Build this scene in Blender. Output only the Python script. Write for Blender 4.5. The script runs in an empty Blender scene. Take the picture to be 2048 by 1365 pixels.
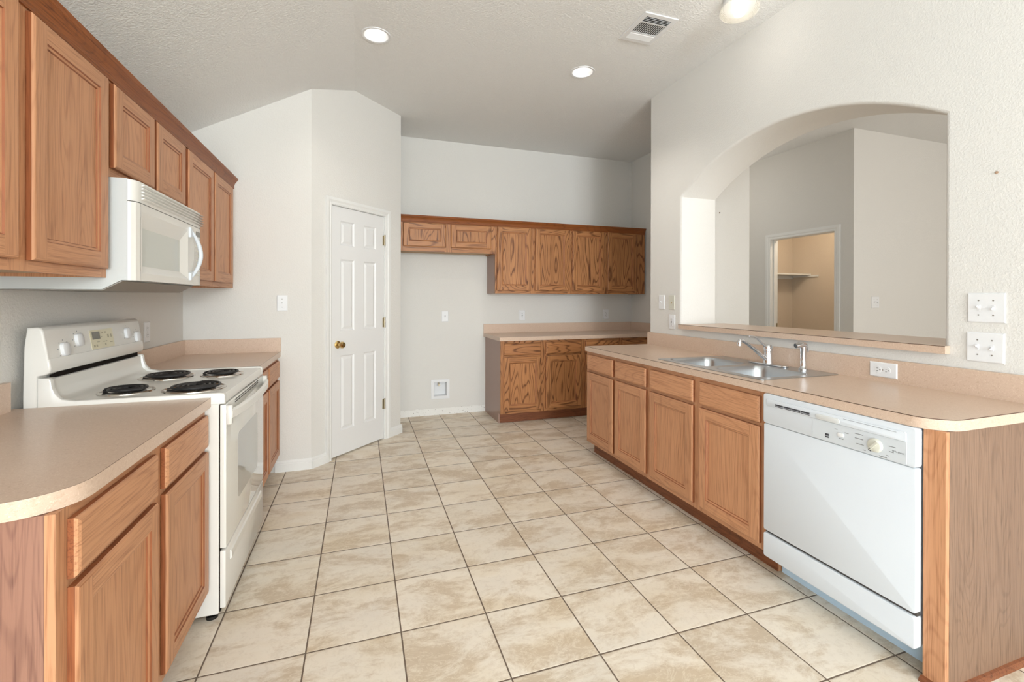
import bpy, bmesh, math, random
from mathutils import Vector, Matrix
random.seed(7)
PI = math.pi
SC = bpy.context.scene
COL = SC.collection

# ------------------------------------------------------------------ camera
TH, PT, RO = 0.325575, 0.0023948, 0.0020862      # yaw to the right, pitch down, roll
F_PX, CY_PX = 909.46, 599.63
CAM_H = 1.30
fw = Vector((math.sin(TH)*math.cos(PT), math.cos(TH)*math.cos(PT), -math.sin(PT)))
rt = Vector((math.cos(TH), -math.sin(TH), 0))
up = rt.cross(fw)
r2 = rt*math.cos(RO)+up*math.sin(RO)
u2 = -rt*math.sin(RO)+up*math.cos(RO)
cd = bpy.data.cameras.new('camera')
cam = bpy.data.objects.new('camera', cd); COL.objects.link(cam)
cd.sensor_width = 36; cd.lens = F_PX/2048*36
cd.shift_x = 0; cd.shift_y = -(682.5-CY_PX)/2048
cd.clip_start = 0.05
M = Matrix((r2, u2, -fw)).transposed().to_4x4(); M.translation = (0, 0, CAM_H)
cam.matrix_world = M
SC.camera = cam

# ------------------------------------------------------------------ world, light, exposure
SC.view_settings.view_transform = 'Standard'
SC.view_settings.look = 'None'
SC.view_settings.exposure = 0.33
SC.view_settings.gamma = 1.0
SC.view_settings.use_curve_mapping = False
W = bpy.data.worlds.new('World'); SC.world = W; W.use_nodes = True
bg = W.node_tree.nodes['Background']
bg.inputs[0].default_value = (0.86, 0.93, 1.0, 1); bg.inputs[1].default_value = 1.0

def area(name, loc, direction, sx, sy, power, col):
    l = bpy.data.lights.new(name, 'AREA'); l.shape = 'RECTANGLE'; l.size = sx; l.size_y = sy
    l.energy = power; l.color = col
    o = bpy.data.objects.new(name, l); COL.objects.link(o)
    o.location = loc; o.rotation_euler = Vector(direction).to_track_quat('-Z', 'Z').to_euler()
    return o
DAY = (0.78, 0.90, 1.0)
WARM = (1.0, 0.955, 0.90)
# daylight through the windows behind the camera (breakfast area) and in the next room's rear wall
area('daylight_rear', (0.65, -7.06, 1.45), (0, 1, 0.8), 3.0, 2.1, 340, DAY)
area('daylight_side', (-2.16, -1.9, 1.45), (1, 0.9, 0.8), 2.6, 2.0, 100, DAY)
area('daylight_living', (4.9, -7.06, 1.45), (0, 1, 0.5), 3.6, 2.1, 165, (0.99, 0.985, 0.97))
area('living_side_fill', (7.36, -0.6, 1.45), (-1, 0.0, 0.35), 3.4, 2.1, 60, (0.97, 0.98, 1.0))  # added fill from the right; that wall has no window
def bulb(name, loc, power, radius, col):
    l = bpy.data.lights.new(name, 'POINT'); l.energy = power; l.color = col; l.shadow_soft_size = radius
    o = bpy.data.objects.new(name, l); COL.objects.link(o); o.location = loc
bulb('rear_fill', (0.9, -4.6, 1.9), 190, 0.20, (1.0, 0.985, 0.97))  # unseen fill light added to brighten ceiling and walls; no real fixture
bulb('hall_fill', (3.95, 4.6, 2.6), 4.5, 0.12, (1.0, 0.96, 0.90))  # added fill to brighten the closet doorway wall; no lamp is known there
bulb('closet_lamp', (5.35, 4.0, 2.35), 13, 0.06, (1.0, 0.88, 0.72))

# ------------------------------------------------------------------ materials
def srgb(r, g, b):
    def f(c):
        c /= 255.0
        return c/12.92 if c <= 0.04045 else ((c+0.055)/1.055)**2.4
    return (f(r), f(g), f(b), 1.0)

class NT:
    def __init__(s, name, rough=0.5, spec=0.5, base=(0.8, 0.8, 0.8, 1), metal=0.0, coat=0.0):
        s.m = bpy.data.materials.new(name); s.m.use_nodes = True
        s.t = s.m.node_tree; s.b = s.t.nodes['Principled BSDF']
        s.b.inputs['Base Color'].default_value = base
        s.b.inputs['Roughness'].default_value = rough
        s.b.inputs['Specular IOR Level'].default_value = spec
        s.b.inputs['Metallic'].default_value = metal
        s.b.inputs['Coat Weight'].default_value = coat
    def n(s, typ, **kw):
        n = s.t.nodes.new(typ)
        for k, v in kw.items():
            if k.startswith('i_'):
                key = k[2:]
                key = int(key) if key.isdigit() else key.replace('_', ' ')
                n.inputs[key].default_value = v
            else: setattr(n, k, v)
        return n
    def l(s, a, b): s.t.links.new(a, b)
    def math(s, op, a, b=None, c=None, clamp=False):
        n = s.t.nodes.new('ShaderNodeMath'); n.operation = op; n.use_clamp = clamp
        for i, v in enumerate((a, b, c)):
            if v is None: continue
            if isinstance(v, (int, float)): n.inputs[i].default_value = v
            else: s.l(v, n.inputs[i])
        return n.outputs[0]
    def mix(s, fac, a, b):
        n = s.t.nodes.new('ShaderNodeMix'); n.data_type = 'RGBA'
        if isinstance(fac, (int, float)): n.inputs[0].default_value = fac
        else: s.l(fac, n.inputs[0])
        for i, v in ((6, a), (7, b)):
            if isinstance(v, tuple): n.inputs[i].default_value = v
            else: s.l(v, n.inputs[i])
        return n.outputs[2]
    def ramp(s, fac, stops):
        n = s.t.nodes.new('ShaderNodeValToRGB'); e = n.color_ramp.elements
        while len(e) < len(stops): e.new(0.5)
        for i, (p, c) in enumerate(stops): e[i].position = p; e[i].color = c
        s.l(fac, n.inputs[0]); return n.outputs[0]
    def noise(s, vec, scale, detail=2, dist=0.0, rough=0.5):
        n = s.t.nodes.new('ShaderNodeTexNoise'); n.inputs['Scale'].default_value = scale
        n.inputs['Detail'].default_value = detail; n.inputs['Distortion'].default_value = dist
        n.inputs['Roughness'].default_value = rough
        if vec is not None: s.l(vec, n.inputs['Vector'])
        return n.outputs[0]
    def bump(s, h, strength, dist):
        n = s.t.nodes.new('ShaderNodeBump'); n.inputs['Strength'].default_value = strength
        n.inputs['Distance'].default_value = dist; s.l(h, n.inputs['Height'])
        s.l(n.outputs[0], s.b.inputs['Normal'])
    def mapping(s, vec, scale=(1, 1, 1), loc=None):
        n = s.t.nodes.new('ShaderNodeMapping'); n.inputs['Scale'].default_value = scale
        s.l(vec, n.inputs[0])
        if loc is not None: s.l(loc, n.inputs['Location'])
        return n.outputs[0]

def geo_pos(t): return t.n('ShaderNodeNewGeometry').outputs['Position']
def obj_co(t): return t.n('ShaderNodeTexCoord').outputs['Object']
def obj_rand(t): return t.n('ShaderNodeObjectInfo').outputs['Random']

def plaster(name, base, scale=110, strength=0.30, dist=0.0022, scuff=False):
    t = NT(name, 0.85, 0.25, base); p = geo_pos(t)
    a = t.noise(p, scale, 3, 0.3); b = t.noise(p, scale*2.6, 2)
    h = t.math('ADD', t.math('MULTIPLY', a, 0.7), t.math('MULTIPLY', b, 0.3))
    h = t.ramp(h, [(0.42, (0, 0, 0, 1)), (0.60, (1, 1, 1, 1))])
    t.bump(h, strength, dist)
    if scuff:   # unpainted band where a skirting board used to be, chips and nail holes
        sep = t.n('ShaderNodeSeparateXYZ'); t.l(p, sep.inputs[0])
        edge = t.math('ADD', t.math('MULTIPLY', t.noise(p, 14, 4), 0.030), 0.058)
        band = t.math('LESS_THAN', sep.outputs[2], edge)
        c = t.mix(band, base, srgb(238, 236, 231))
        chips = t.math('GREATER_THAN', t.noise(p, 60, 3), 0.66)
        c = t.mix(t.math('MULTIPLY', chips, band), c, srgb(150, 140, 128))
        t.l(c, t.b.inputs['Base Color'])
    return t.m

WALL_C = srgb(224, 221, 215)
m_wall = plaster('painted_wall', WALL_C)
m_wall_scuff = plaster('painted_wall_scuffed', WALL_C, scuff=True)
m_ceil = plaster('textured_ceiling', srgb(240, 239, 236), 85, 0.75, 0.0035)
m_closet = plaster('closet_wall', srgb(214, 200, 182))
m_trim = NT('white_trim_paint', 0.4, 0.5, srgb(232, 231, 227)).m
m_door = NT('white_door_paint', 0.45, 0.5, srgb(230, 229, 227)).m

def tile_floor():
    t = NT('ceramic_tile', 0.42, 0.4); p = geo_pos(t)
    g = math.radians(-0.2911); T = 0.34057; x0, y0 = -0.17818, 2.49371
    mp = t.n('ShaderNodeMapping', vector_type='TEXTURE')
    mp.inputs['Location'].default_value = (x0, y0, 0); mp.inputs['Rotation'].default_value = (0, 0, g)
    mp.inputs['Scale'].default_value = (T, T, T)
    t.l(p, mp.inputs[0]); q = mp.outputs[0]
    sep = t.n('ShaderNodeSeparateXYZ'); t.l(q, sep.inputs[0])
    X, Y = sep.outputs[0], sep.outputs[1]
    fx, fy = t.math('FRACT', X), t.math('FRACT', Y)
    dx = t.math('MINIMUM', fx, t.math('SUBTRACT', 1.0, fx)); dy = t.math('MINIMUM', fy, t.math('SUBTRACT', 1.0, fy))
    d = t.math('MINIMUM', dx, dy)
    wob = t.math('MULTIPLY', t.noise(p, 60, 2), 0.0035)
    d = t.math('SUBTRACT', d, wob)
    grout = t.math('LESS_THAN', d, 0.0062)
    cx, cy = t.math('FLOOR', X), t.math('FLOOR', Y)
    cmb = t.n('ShaderNodeCombineXYZ'); t.l(cx, cmb.inputs[0]); t.l(cy, cmb.inputs[1])
    wn = t.n('ShaderNodeTexWhiteNoise', noise_dimensions='3D'); t.l(cmb.outputs[0], wn.inputs['Vector'])
    off = t.n('ShaderNodeVectorMath', operation='SCALE'); t.l(wn.outputs['Color'], off.inputs[0]); off.inputs['Scale'].default_value = 17.0
    add = t.n('ShaderNodeVectorMath', operation='ADD'); t.l(p, add.inputs[0]); t.l(off.outputs[0], add.inputs[1])
    v = add.outputs[0]
    v2 = t.mapping(v, (0.8, 1.5, 1.0))
    soft = t.noise(v2, 2.6, 4, 0.4, 0.55)
    c = t.ramp(soft, [(0.30, srgb(226, 211, 187)), (0.5, srgb(235, 224, 207)), (0.7, srgb(228, 218, 203))])
    patch = t.noise(v2, 3.6, 14, 0.35, 0.74)          # ragged tan patches
    pm = t.ramp(patch, [(0.43, (1, 1, 1, 1)), (0.475, (0.55, 0.55, 0.55, 1)), (0.53, (0, 0, 0, 1))])
    c = t.mix(t.math('MULTIPLY', pm, 0.58), c, srgb(184, 158, 122))
    fine = t.noise(v, 34, 8, 0.8, 0.75)
    c = t.mix(t.math('MULTIPLY', t.ramp(fine, [(0.38, (1, 1, 1, 1)), (0.50, (0, 0, 0, 1))]), 0.16), c, srgb(170, 146, 116))
    # pale crackle veins inside the patches
    vein = t.math('ABSOLUTE', t.math('SUBTRACT', t.noise(v2, 13, 8, 1.4, 0.66), 0.5))
    vm = t.ramp(vein, [(0.0, (1, 1, 1, 1)), (0.022, (0, 0, 0, 1))])
    vmask = t.ramp(patch, [(0.46, (1, 1, 1, 1)), (0.56, (0, 0, 0, 1))])
    c = t.mix(t.math('MULTIPLY', t.math('MULTIPLY', vm, vmask), 0.6), c, srgb(236, 226, 208))
    tone = t.math('ADD', t.math('MULTIPLY', wn.outputs['Value'], 0.08), 0.96)
    hs = t.n('ShaderNodeHueSaturation'); t.l(c, hs.inputs['Color']); t.l(tone, hs.inputs['Value'])
    c = t.mix(grout, hs.outputs[0], srgb(112, 96, 82))
    t.l(c, t.b.inputs['Base Color'])
    r = t.math('ADD', t.math('MULTIPLY', grout, 0.4), t.math('ADD', t.math('MULTIPLY', fine, 0.25), 0.30))
    t.l(r, t.b.inputs['Roughness'])
    hg = t.ramp(d, [(0.004, (0, 0, 0, 1)), (0.016, (1, 1, 1, 1))])
    hh = t.math('ADD', t.math('MULTIPLY', hg, 1.0), t.math('MULTIPLY', fine, 0.25))
    t.bump(hh, 0.5, 0.002)
    return t.m
m_floor = tile_floor()

def oak(name, axis, light, dark, vlight=None, ring=0.30, freq=1.0, rough=0.42, pore=0.66):
    """axis: the local axis the grain runs along"""
    t = NT(name, rough, 0.4); o = obj_co(t)
    rnd = obj_rand(t)
    cm = t.n('ShaderNodeCombineXYZ')
    t.l(t.math('MULTIPLY', rnd, 13.7), cm.inputs[0]); t.l(t.math('MULTIPLY', rnd, 31.3), cm.inputs[1]); t.l(t.math('MULTIPLY', rnd, 7.9), cm.inputs[2])
    i = 'xyz'.index(axis)
    def sc(cross, along):
        s = [cross]*3; s[i] = along; return tuple(s)
    ad = t.n('ShaderNodeVectorMath', operation='ADD'); t.l(o, ad.inputs[0]); t.l(cm.outputs[0], ad.inputs[1]); v = ad.outputs[0]
    n1 = t.noise(t.mapping(v, sc(5.0*freq, 0.75*freq)), 1.0, 1.5, 0.15)
    sn = t.math('SINE', t.math('MULTIPLY', n1, 150.0))
    rings = t.ramp(sn, [(0.0, (0, 0, 0, 1)), (0.55, (0.12, 0.12, 0.12, 1)), (1.0, (1, 1, 1, 1))])
    brk = t.noise(t.mapping(v, sc(60, 7)), 1.0, 3)
    n2 = t.noise(t.mapping(v, sc(240, 5.5)), 1.0, 3, 0.0, 0.6)
    pores = t.ramp(n2, [(0.30, (1, 1, 1, 1)), (0.52, (0, 0, 0, 1))])
    n3 = t.noise(t.mapping(v, sc(9, 0.8)), 1.0, 3)
    f = t.math('ADD', t.math('MULTIPLY', t.math('MULTIPLY', rings, brk), ring*1.6), t.math('MULTIPLY', pores, pore), clamp=True)
    base = t.mix(n3, light, vlight or light)
    tn = t.math('ADD', t.math('MULTIPLY', rnd, 0.12), 0.94)
    c = t.mix(f, base, dark)
    hs = t.n('ShaderNodeHueSaturation'); t.l(c, hs.inputs['Color']); t.l(tn, hs.inputs['Value'])
    t.l(hs.outputs[0], t.b.inputs['Base Color'])
    t.bump(t.math('SUBTRACT', 1.0, f), 0.12, 0.001)
    return t.m
OK = dict(light=srgb(205, 152, 114), dark=srgb(150, 97, 64), vlight=srgb(196, 140, 99))
oz, ox, oy = [oak('oak_'+a, a, **OK) for a in 'zxy']
OD = dict(light=srgb(160, 98, 62), dark=srgb(104, 56, 34), vlight=srgb(146, 84, 50))
m_edge = oak('stained_edge_z', 'z', **OD); m_edgex = oak('stained_edge_x', 'x', **OD)
# bold cathedral grain on the cabinets of the far wall
OB = dict(light=srgb(190, 134, 86), dark=srgb(92, 50, 24), vlight=srgb(172, 114, 68), ring=0.85, pore=0.45)
bz, bx, by = [oak('bold_oak_'+a, a, **OB) for a in 'zxy']
# crown moulding: darker stained oak
OC = dict(light=srgb(156, 90, 42), dark=srgb(92, 46, 18), vlight=srgb(138, 76, 32), ring=0.3)
cx_, cy_ = oak('crown_oak_x', 'x', **OC), oak('crown_oak_y', 'y', **OC)
m_toe = oak('toe_oak_x', 'x', srgb(142, 86, 54), srgb(88, 48, 28), srgb(126, 74, 46), ring=0.4)
m_side_lam = NT('brown_side_laminate', 0.35, 0.5, srgb(158, 128, 114)).m
m_panel_r = oak('combed_oak_panel', 'z', srgb(140, 111, 90), srgb(95, 71, 55), srgb(130, 101, 81), ring=0.35, freq=1.6, pore=0.8)
m_panel_l = oak('rosy_oak_panel', 'z', srgb(158, 117, 98), srgb(112, 76, 64), srgb(146, 104, 86), ring=0.45, pore=0.7, freq=1.3)
m_inside = NT('cabinet_inside', 0.6, 0.3, srgb(190, 160, 125)).m

def laminate():
    t = NT('speckled_laminate', 0.30, 0.45); p = geo_pos(t)
    a = t.noise(p, 130, 3, 0.6); b = t.noise(p, 210, 2, 1.5); lo = t.noise(p, 7, 3)
    c = t.mix(lo, srgb(205, 178, 156), srgb(212, 187, 166))
    c = t.mix(t.math('MULTIPLY', t.ramp(a, [(0.32, (1, 1, 1, 1)), (0.46, (0, 0, 0, 1))]), 0.34), c, srgb(180, 146, 120))
    c = t.mix(t.math('MULTIPLY', t.ramp(b, [(0.58, (0, 0, 0, 1)), (0.66, (1, 1, 1, 1))]), 0.42), c, srgb(236, 218, 200))
    t.l(c, t.b.inputs['Base Color'])
    t.bump(a, 0.05, 0.0005)
    return t.m
m_lam = laminate()
m_seam = NT('laminate_seam', 0.5, 0.3, srgb(92, 66, 52)).m
m_white = NT('cream_white_enamel', 0.16, 0.5, srgb(228, 225, 218)).m
m_white_cool = NT('white_enamel', 0.25, 0.5, srgb(218, 223, 228)).m
m_whiteglass = NT('white_oven_glass', 0.05, 0.6, srgb(228, 226, 218), coat=0.5).m
m_ovenwin = NT('grey_oven_window', 0.05, 0.6, srgb(176, 174, 168), coat=0.5).m
m_plastic = NT('white_plastic', 0.35, 0.5, srgb(232, 232, 232)).m
m_ivory = NT('ivory_plastic', 0.4, 0.5, srgb(212, 210, 196)).m
m_cream = NT('cream_panel', 0.3, 0.5, srgb(222, 214, 184)).m
m_mwwin = NT('grey_microwave_window', 0.08, 0.5, srgb(204, 206, 198)).m
m_black = NT('black_plastic', 0.5, 0.4, srgb(22, 20, 18)).m
m_dark = NT('dark_gap', 0.9, 0.1, srgb(28, 22, 18)).m
m_coil = NT('burner_coil', 0.45, 0.5, srgb(44, 43, 44), metal=0.3).m
m_lcd = NT('display_grey', 0.2, 0.5, srgb(112, 108, 96)).m
m_print = NT('grey_print', 0.6, 0.3, srgb(130, 132, 134)).m
m_printd = NT('dark_print', 0.6, 0.3, srgb(70, 70, 74)).m
m_greymetal = NT('grey_underside', 0.45, 0.5, srgb(150, 144, 136), metal=0.3).m
m_steel = NT('brushed_steel', 0.28, 0.5, srgb(190, 194, 198), metal=1.0)
_p = obj_co(m_steel); m_steel.bump(m_steel.noise(m_steel.mapping(_p, (8, 300, 300)), 1.0, 2), 0.04, 0.0005); m_steel = m_steel.m
m_chrome = NT('chrome', 0.07, 0.5, srgb(222, 224, 228), metal=1.0).m
m_brass = NT('polished_brass', 0.15, 0.5, srgb(214, 186, 128), metal=1.0).m
m_hinge = NT('satin_hinge', 0.3, 0.5, srgb(190, 180, 158), metal=0.9).m
m_bluekick = NT('blue_film', 0.3, 0.5, srgb(196, 218, 234)).m
m_pan = NT('drip_pan', 0.12, 0.5, srgb(206, 202, 196), metal=1.0).m
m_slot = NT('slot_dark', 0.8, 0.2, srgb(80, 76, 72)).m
def emis(name, col, s):
    t = NT(name, 0.5, 0.2, (0.9, 0.9, 0.9, 1)); t.b.inputs['Emission Color'].default_value = col
    t.b.inputs['Emission Strength'].default_value = s; return t.m
m_bulb = emis('lit_bulb', (1.0, 0.96, 0.90, 1), 3.0)
m_bulb2 = emis('lit_dome_bulb', (1.0, 0.97, 0.93, 1), 2.6)
def ribbed_glass():
    t = NT('ribbed_glass', 0.15, 0.5, srgb(250, 246, 236)); t.b.inputs['Transmission Weight'].default_value = 0.75
    t.b.inputs['IOR'].default_value = 1.25
    return t.m
m_glass = ribbed_glass()
tw = NT('window_glass', 0.02, 0.5, (1, 1, 1, 1)); tw.b.inputs['Transmission Weight'].default_value = 1.0; tw.b.inputs['IOR'].default_value = 1.02; m_win = tw.m

# ------------------------------------------------------------------ mesh helpers
def box(bm, x0, x1, y0, y1, z0, z1, bev=0.0, mi=0, seg=1):
    x0, x1 = min(x0, x1), max(x0, x1); y0, y1 = min(y0, y1), max(y0, y1); z0, z1 = min(z0, z1), max(z0, z1)
    t = bmesh.new()
    vs = [t.verts.new((x, y, z)) for x in (x0, x1) for y in (y0, y1) for z in (z0, z1)]
    for f in ((0, 1, 3, 2), (4, 6, 7, 5), (0, 4, 5, 1), (2, 3, 7, 6), (0, 2, 6, 4), (1, 5, 7, 3)):
        t.faces.new([vs[i] for i in f])
    if bev > 0:
        bmesh.ops.bevel(t, geom=t.edges[:], offset=bev, segments=seg, affect='EDGES', profile=0.5)
    join(bm, t, mi)
def join(bm, t, mi=None, mat=None):
    t.normal_update()
    mp = {}
    for v in t.verts: mp[v] = bm.verts.new(mat @ v.co if mat else v.co)
    for f in t.faces:
        try: g = bm.faces.new([mp[v] for v in f.verts]); g.material_index = f.material_index if mi is None else mi
        except ValueError: pass
    t.free()
def prism(bm, pts, axis, a0, a1, mi=0, bev=0.0, seg=2):
    """pts: closed 2D outline; axis: extrusion axis. x:(y,z) y:(x,z) z:(x,y)"""
    def P(u, v, a): return {'x': (a, u, v), 'y': (u, a, v), 'z': (u, v, a)}[axis]
    t = bmesh.new()
    A = [t.verts.new(P(u, v, a0)) for u, v in pts]; B = [t.verts.new(P(u, v, a1)) for u, v in pts]
    n = len(pts)
    fa = t.faces.new(A); fb = t.faces.new(B[::-1])
    for i in range(n): t.faces.new((A[i], B[i], B[(i+1) % n], A[(i+1) % n]))
    bmesh.ops.recalc_face_normals(t, faces=t.faces[:])
    if bev > 0:
        es = [e for f in (fa, fb) for e in f.edges]
        bmesh.ops.bevel(t, geom=es, offset=bev, segments=seg, affect='EDGES', profile=0.5)
    join(bm, t, mi)
def cyl(bm, c, r, h, axis='z', n=24, r2_=None, mi=0, bev=0.0):
    t = bmesh.new()
    bmesh.ops.create_cone(t, cap_ends=True, segments=n, radius1=r, radius2=r if r2_ is None else r2_, depth=h)
    if bev > 0: bmesh.ops.bevel(t, geom=[e for e in t.edges if len(e.link_faces) == 2 and any(len(f.verts) > 4 for f in e.link_faces)], offset=bev, segments=2, affect='EDGES', profile=0.5)
    R = {'z': Matrix.Identity(4), 'x': Matrix.Rotation(PI/2, 4, 'Y'), 'y': Matrix.Rotation(-PI/2, 4, 'X')}[axis]
    join(bm, t, mi, Matrix.Translation(c) @ R)
def lathe(bm, prof, c=(0, 0, 0), R=None, n=32, mi=0, closed=False):
    """prof: (r,z) list"""
    t = bmesh.new(); rows = []
    for r, z in prof:
        if r < 1e-6: rows.append([t.verts.new((0, 0, z))]*n)
        else: rows.append([t.verts.new((r*math.cos(2*PI*k/n), r*math.sin(2*PI*k/n), z)) for k in range(n)])
    for a, b in zip(rows, rows[1:]):
        for k in range(n):
            q = [a[k], a[(k+1) % n], b[(k+1) % n], b[k]]
            u = []
            for v in q:
                if v not in u: u.append(v)
            if len(u) >= 3: t.faces.new(u)
    bmesh.ops.recalc_face_normals(t, faces=t.faces[:])
    join(bm, t, mi, Matrix.Translation(c) @ (R or Matrix.Identity(4)))
def tube(bm, pts, r, n=12, mi=0, caps=True, flat=1.0):
    pts = [Vector(p) for p in pts]; rs = r if isinstance(r, (list, tuple)) else [r]*len(pts)
    t = bmesh.new(); rows = []; prev = None
    for i, p in enumerate(pts):
        d = (pts[min(i+1, len(pts)-1)]-pts[max(i-1, 0)]).normalized()
        if prev is None:
            a = Vector((0, 0, 1)) if abs(d.z) < 0.9 else Vector((1, 0, 0))
            u = d.cross(a).normalized()
        else: u = (prev - d*prev.dot(d)).normalized()
        prev = u; w = d.cross(u)
        rows.append([t.verts.new(p+(u*math.cos(2*PI*k/n)+w*math.sin(2*PI*k/n)*flat)*rs[i]) for k in range(n)])
    for a, b in zip(rows, rows[1:]):
        for k in range(n): t.faces.new((a[k], a[(k+1) % n], b[(k+1) % n], b[k]))
    if caps: t.faces.new(rows[0][::-1]); t.faces.new(rows[-1])
    bmesh.ops.recalc_face_normals(t, faces=t.faces[:])
    join(bm, t, mi)
def holed(bm, outer, holes, z0, z1, mi=0):
    """flat slab z0..z1 with outline `outer` and through holes"""
    for z, flip in (((z1, False), (z0, True)) if z1 != z0 else ((z1, False),)):
        t = bmesh.new(); es = []
        for loop in [outer]+holes:
            vs = [t.verts.new((x, y, z)) for x, y in loop]
            es += [t.edges.new((vs[i], vs[(i+1) % len(vs)])) for i in range(len(vs))]
        bmesh.ops.triangle_fill(t, use_beauty=True, use_dissolve=False, edges=es)
        for f in t.faces:
            f.normal_update()
            if (f.normal.z < 0) != flip: f.normal_flip()
        join(bm, t, mi)
    if z1 != z0:
        for loop in [outer]+holes:
            n = len(loop)
            A = [bm.verts.new((x, y, z0)) for x, y in loop]; B = [bm.verts.new((x, y, z1)) for x, y in loop]
            for i in range(n):
                f = bm.faces.new((A[i], A[(i+1) % n], B[(i+1) % n], B[i])); f.material_index = mi
def rrect(x0, x1, y0, y1, r, n=6):
    out = []
    for cx, cy, a in ((x1-r, y1-r, 0), (x0+r, y1-r, 90), (x0+r, y0+r, 180), (x1-r, y0+r, 270)):
        for k in range(n+1):
            an = math.radians(a+90*k/n); out.append((cx+r*math.cos(an), cy+r*math.sin(an)))
    return out
def arc(cx, cy, r, a0, a1, n=8):
    return [(cx+r*math.cos(math.radians(a0+(a1-a0)*k/n)), cy+r*math.sin(math.radians(a0+(a1-a0)*k/n))) for k in range(n+1)]

def obj(name, bm, mats, parent=None, loc=None, rotz=None, smooth=35, recalc=True):
    if recalc: bmesh.ops.recalc_face_normals(bm, faces=bm.faces[:])
    me = bpy.data.meshes.new(name); bm.to_mesh(me); bm.free()
    for m in (mats if isinstance(mats, (list, tuple)) else [mats]): me.materials.append(m)
    if smooth:
        for p in me.polygons: p.use_smooth = True
        me.set_sharp_from_angle(angle=math.radians(smooth))
    o = bpy.data.objects.new(name, me); COL.objects.link(o)
    if parent: o.parent = parent
    if loc: o.location = loc
    if rotz is not None: o.rotation_euler = (0, 0, rotz)
    return o
def thing(name, label, cat, loc=(0, 0, 0), rotz=0, group=None):
    o = bpy.data.objects.new(name, None); COL.objects.link(o); o.empty_display_size = 0.05
    o.location = loc; o.rotation_euler = (0, 0, rotz); o['label'] = label; o['category'] = cat
    if group: o['group'] = group
    return o
def tag(o, label, cat, group=None):
    o['label'] = label; o['category'] = cat
    if group: o['group'] = group
    return o
def struct(name, bm, m, smooth=35, label=None):
    o = obj(name, bm, m, smooth=smooth); o['kind'] = 'structure'
    if label: o['label'] = label
    return o
def B(): return bmesh.new()
def dup(root, loc, rotz, label, group=None):
    r = root.copy(); COL.objects.link(r); r.location = loc; r.rotation_euler = (0, 0, rotz); r['label'] = label
    if group: r['group'] = group
    for ch in list(root.children):
        c = ch.copy(); COL.objects.link(c); c.parent = r
        for g in ch.children:
            d = g.copy(); COL.objects.link(d); d.parent = c
    return r

# ------------------------------------------------------------------ the setting
ZC = 3.06; XL = -1.17; YS = 3.77; YB = 5.065; XA = 2.435; XN = 3.33; XC = -0.030; ZL = 2.443
YR = -7.2     # rear wall of the breakfast area
bm = B(); box(bm, -2.4, 7.6, YR-0.1, 5.4, -0.12, 0.0); struct('floor', bm, m_floor, 0)
# ceiling: flat field (with two round cut-outs for recessed lights) and the slope down to the left wall
CAN = [(0.110, 3.176), (1.645, 3.173)]
bm = B()
RC = 0.080
def circ(c, r, n=40): return [(c[0]+r*math.cos(2*PI*k/n), c[1]+r*math.sin(2*PI*k/n)) for k in range(n)]
holed(bm, [(XC, YR-0.1), (7.6, YR-0.1), (7.6, 5.4), (XC, 5.4)], [circ(c, RC) for c in CAN], ZC, ZC)
sl = (ZC-ZL)/(XC-XL)
xe = XL-0.12
vs = [bm.verts.new(p) for p in ((xe, YR-0.1, ZL-0.12*sl), (XC, YR-0.1, ZC), (XC, 5.4, ZC), (xe, 5.4, ZL-0.12*sl))]
bm.faces.new(vs)
o = struct('ceiling', bm, m_ceil, 0)
bm = B(); box(bm, -2.5, 7.7, YR-0.2, 5.5, 3.4, 3.5); o = struct('ceiling_light_block', bm, m_ceil, 0)  # unseen slab added above the ceiling to stop sky light leaking in

# left wall, with the breakfast area widening behind the camera
bm = B(); box(bm, XL-0.12, XL, -0.6, YS, 0, 2.45); struct('wall_left', bm, m_wall, 0)
bm = B()
box(bm, -2.4, -2.28, YR, -3.3, 0, 2.6); box(bm, -2.4, -2.28, -0.5, -0.6, 0, 2.6)
box(bm, -2.4, -2.28, -3.3, -0.6, 0, 0.4); box(bm, -2.4, -2.28, -3.3, -0.6, 2.45, 2.6)
box(bm, -2.28, XL-0.0, -0.6, -0.48, 0, 2.45)
struct('wall_left_rear', bm, m_wall, 0)
bm = B(); box(bm, -2.4, XL, YR-0.1, -0.48, 2.36, 2.44); struct('ceiling_bay', bm, m_ceil, 0)
# switch wall (short wall facing the camera beside the pantry)
P0 = Vector((-0.341, YS, 0)); P1 = Vector((0.386, 4.505, 0))
bm = B(); prism(bm, [(XL-0.12, 0), (P0.x, 0), (P0.x, 3.02), (P0.x, ZC-(XC-P0.x)*sl), (XL-0.12, ZL-0.12*sl)], 'y', YS, YS+0.11)
struct('wall_back_left', bm, m_wall, 0)
# diagonal pantry wall, with its door opening
DL = (P1-P0).length; DA = math.atan2(P1.y-P0.y, P1.x-P0.x)
s0, s1, hz = 0.180, 0.824, 2.062
sc_ = (XC-P0.x)/math.cos(DA)   # where the slope meets the flat ceiling
bm = B()
box(bm, 0, s0, 0, 0.11, 0, hz); box(bm, s1, DL, 0, 0.11, 0, hz)
prism(bm, [(0, hz), (DL, hz), (DL, ZC), (sc_, ZC), (0, ZC-(XC-P0.x)*sl)], 'y', 0, 0.11)
o = struct('wall_pantry', bm, m_wall, 0); o.location = P0; o.rotation_euler = (0, 0, DA)
bm = B(); box(bm, P1.x-0.11, P1.x, P1.y+0.04, YB, 0, ZC); prism(bm, [(P1.x, P1.y), (P1.x, P1.y+0.1), (P1.x-0.11, P1.y+0.1), (P1.x-0.08, P1.y+0.03)], 'z', 0, ZC)
struct('wall_pantry_side', bm, m_wall, 0)
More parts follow.
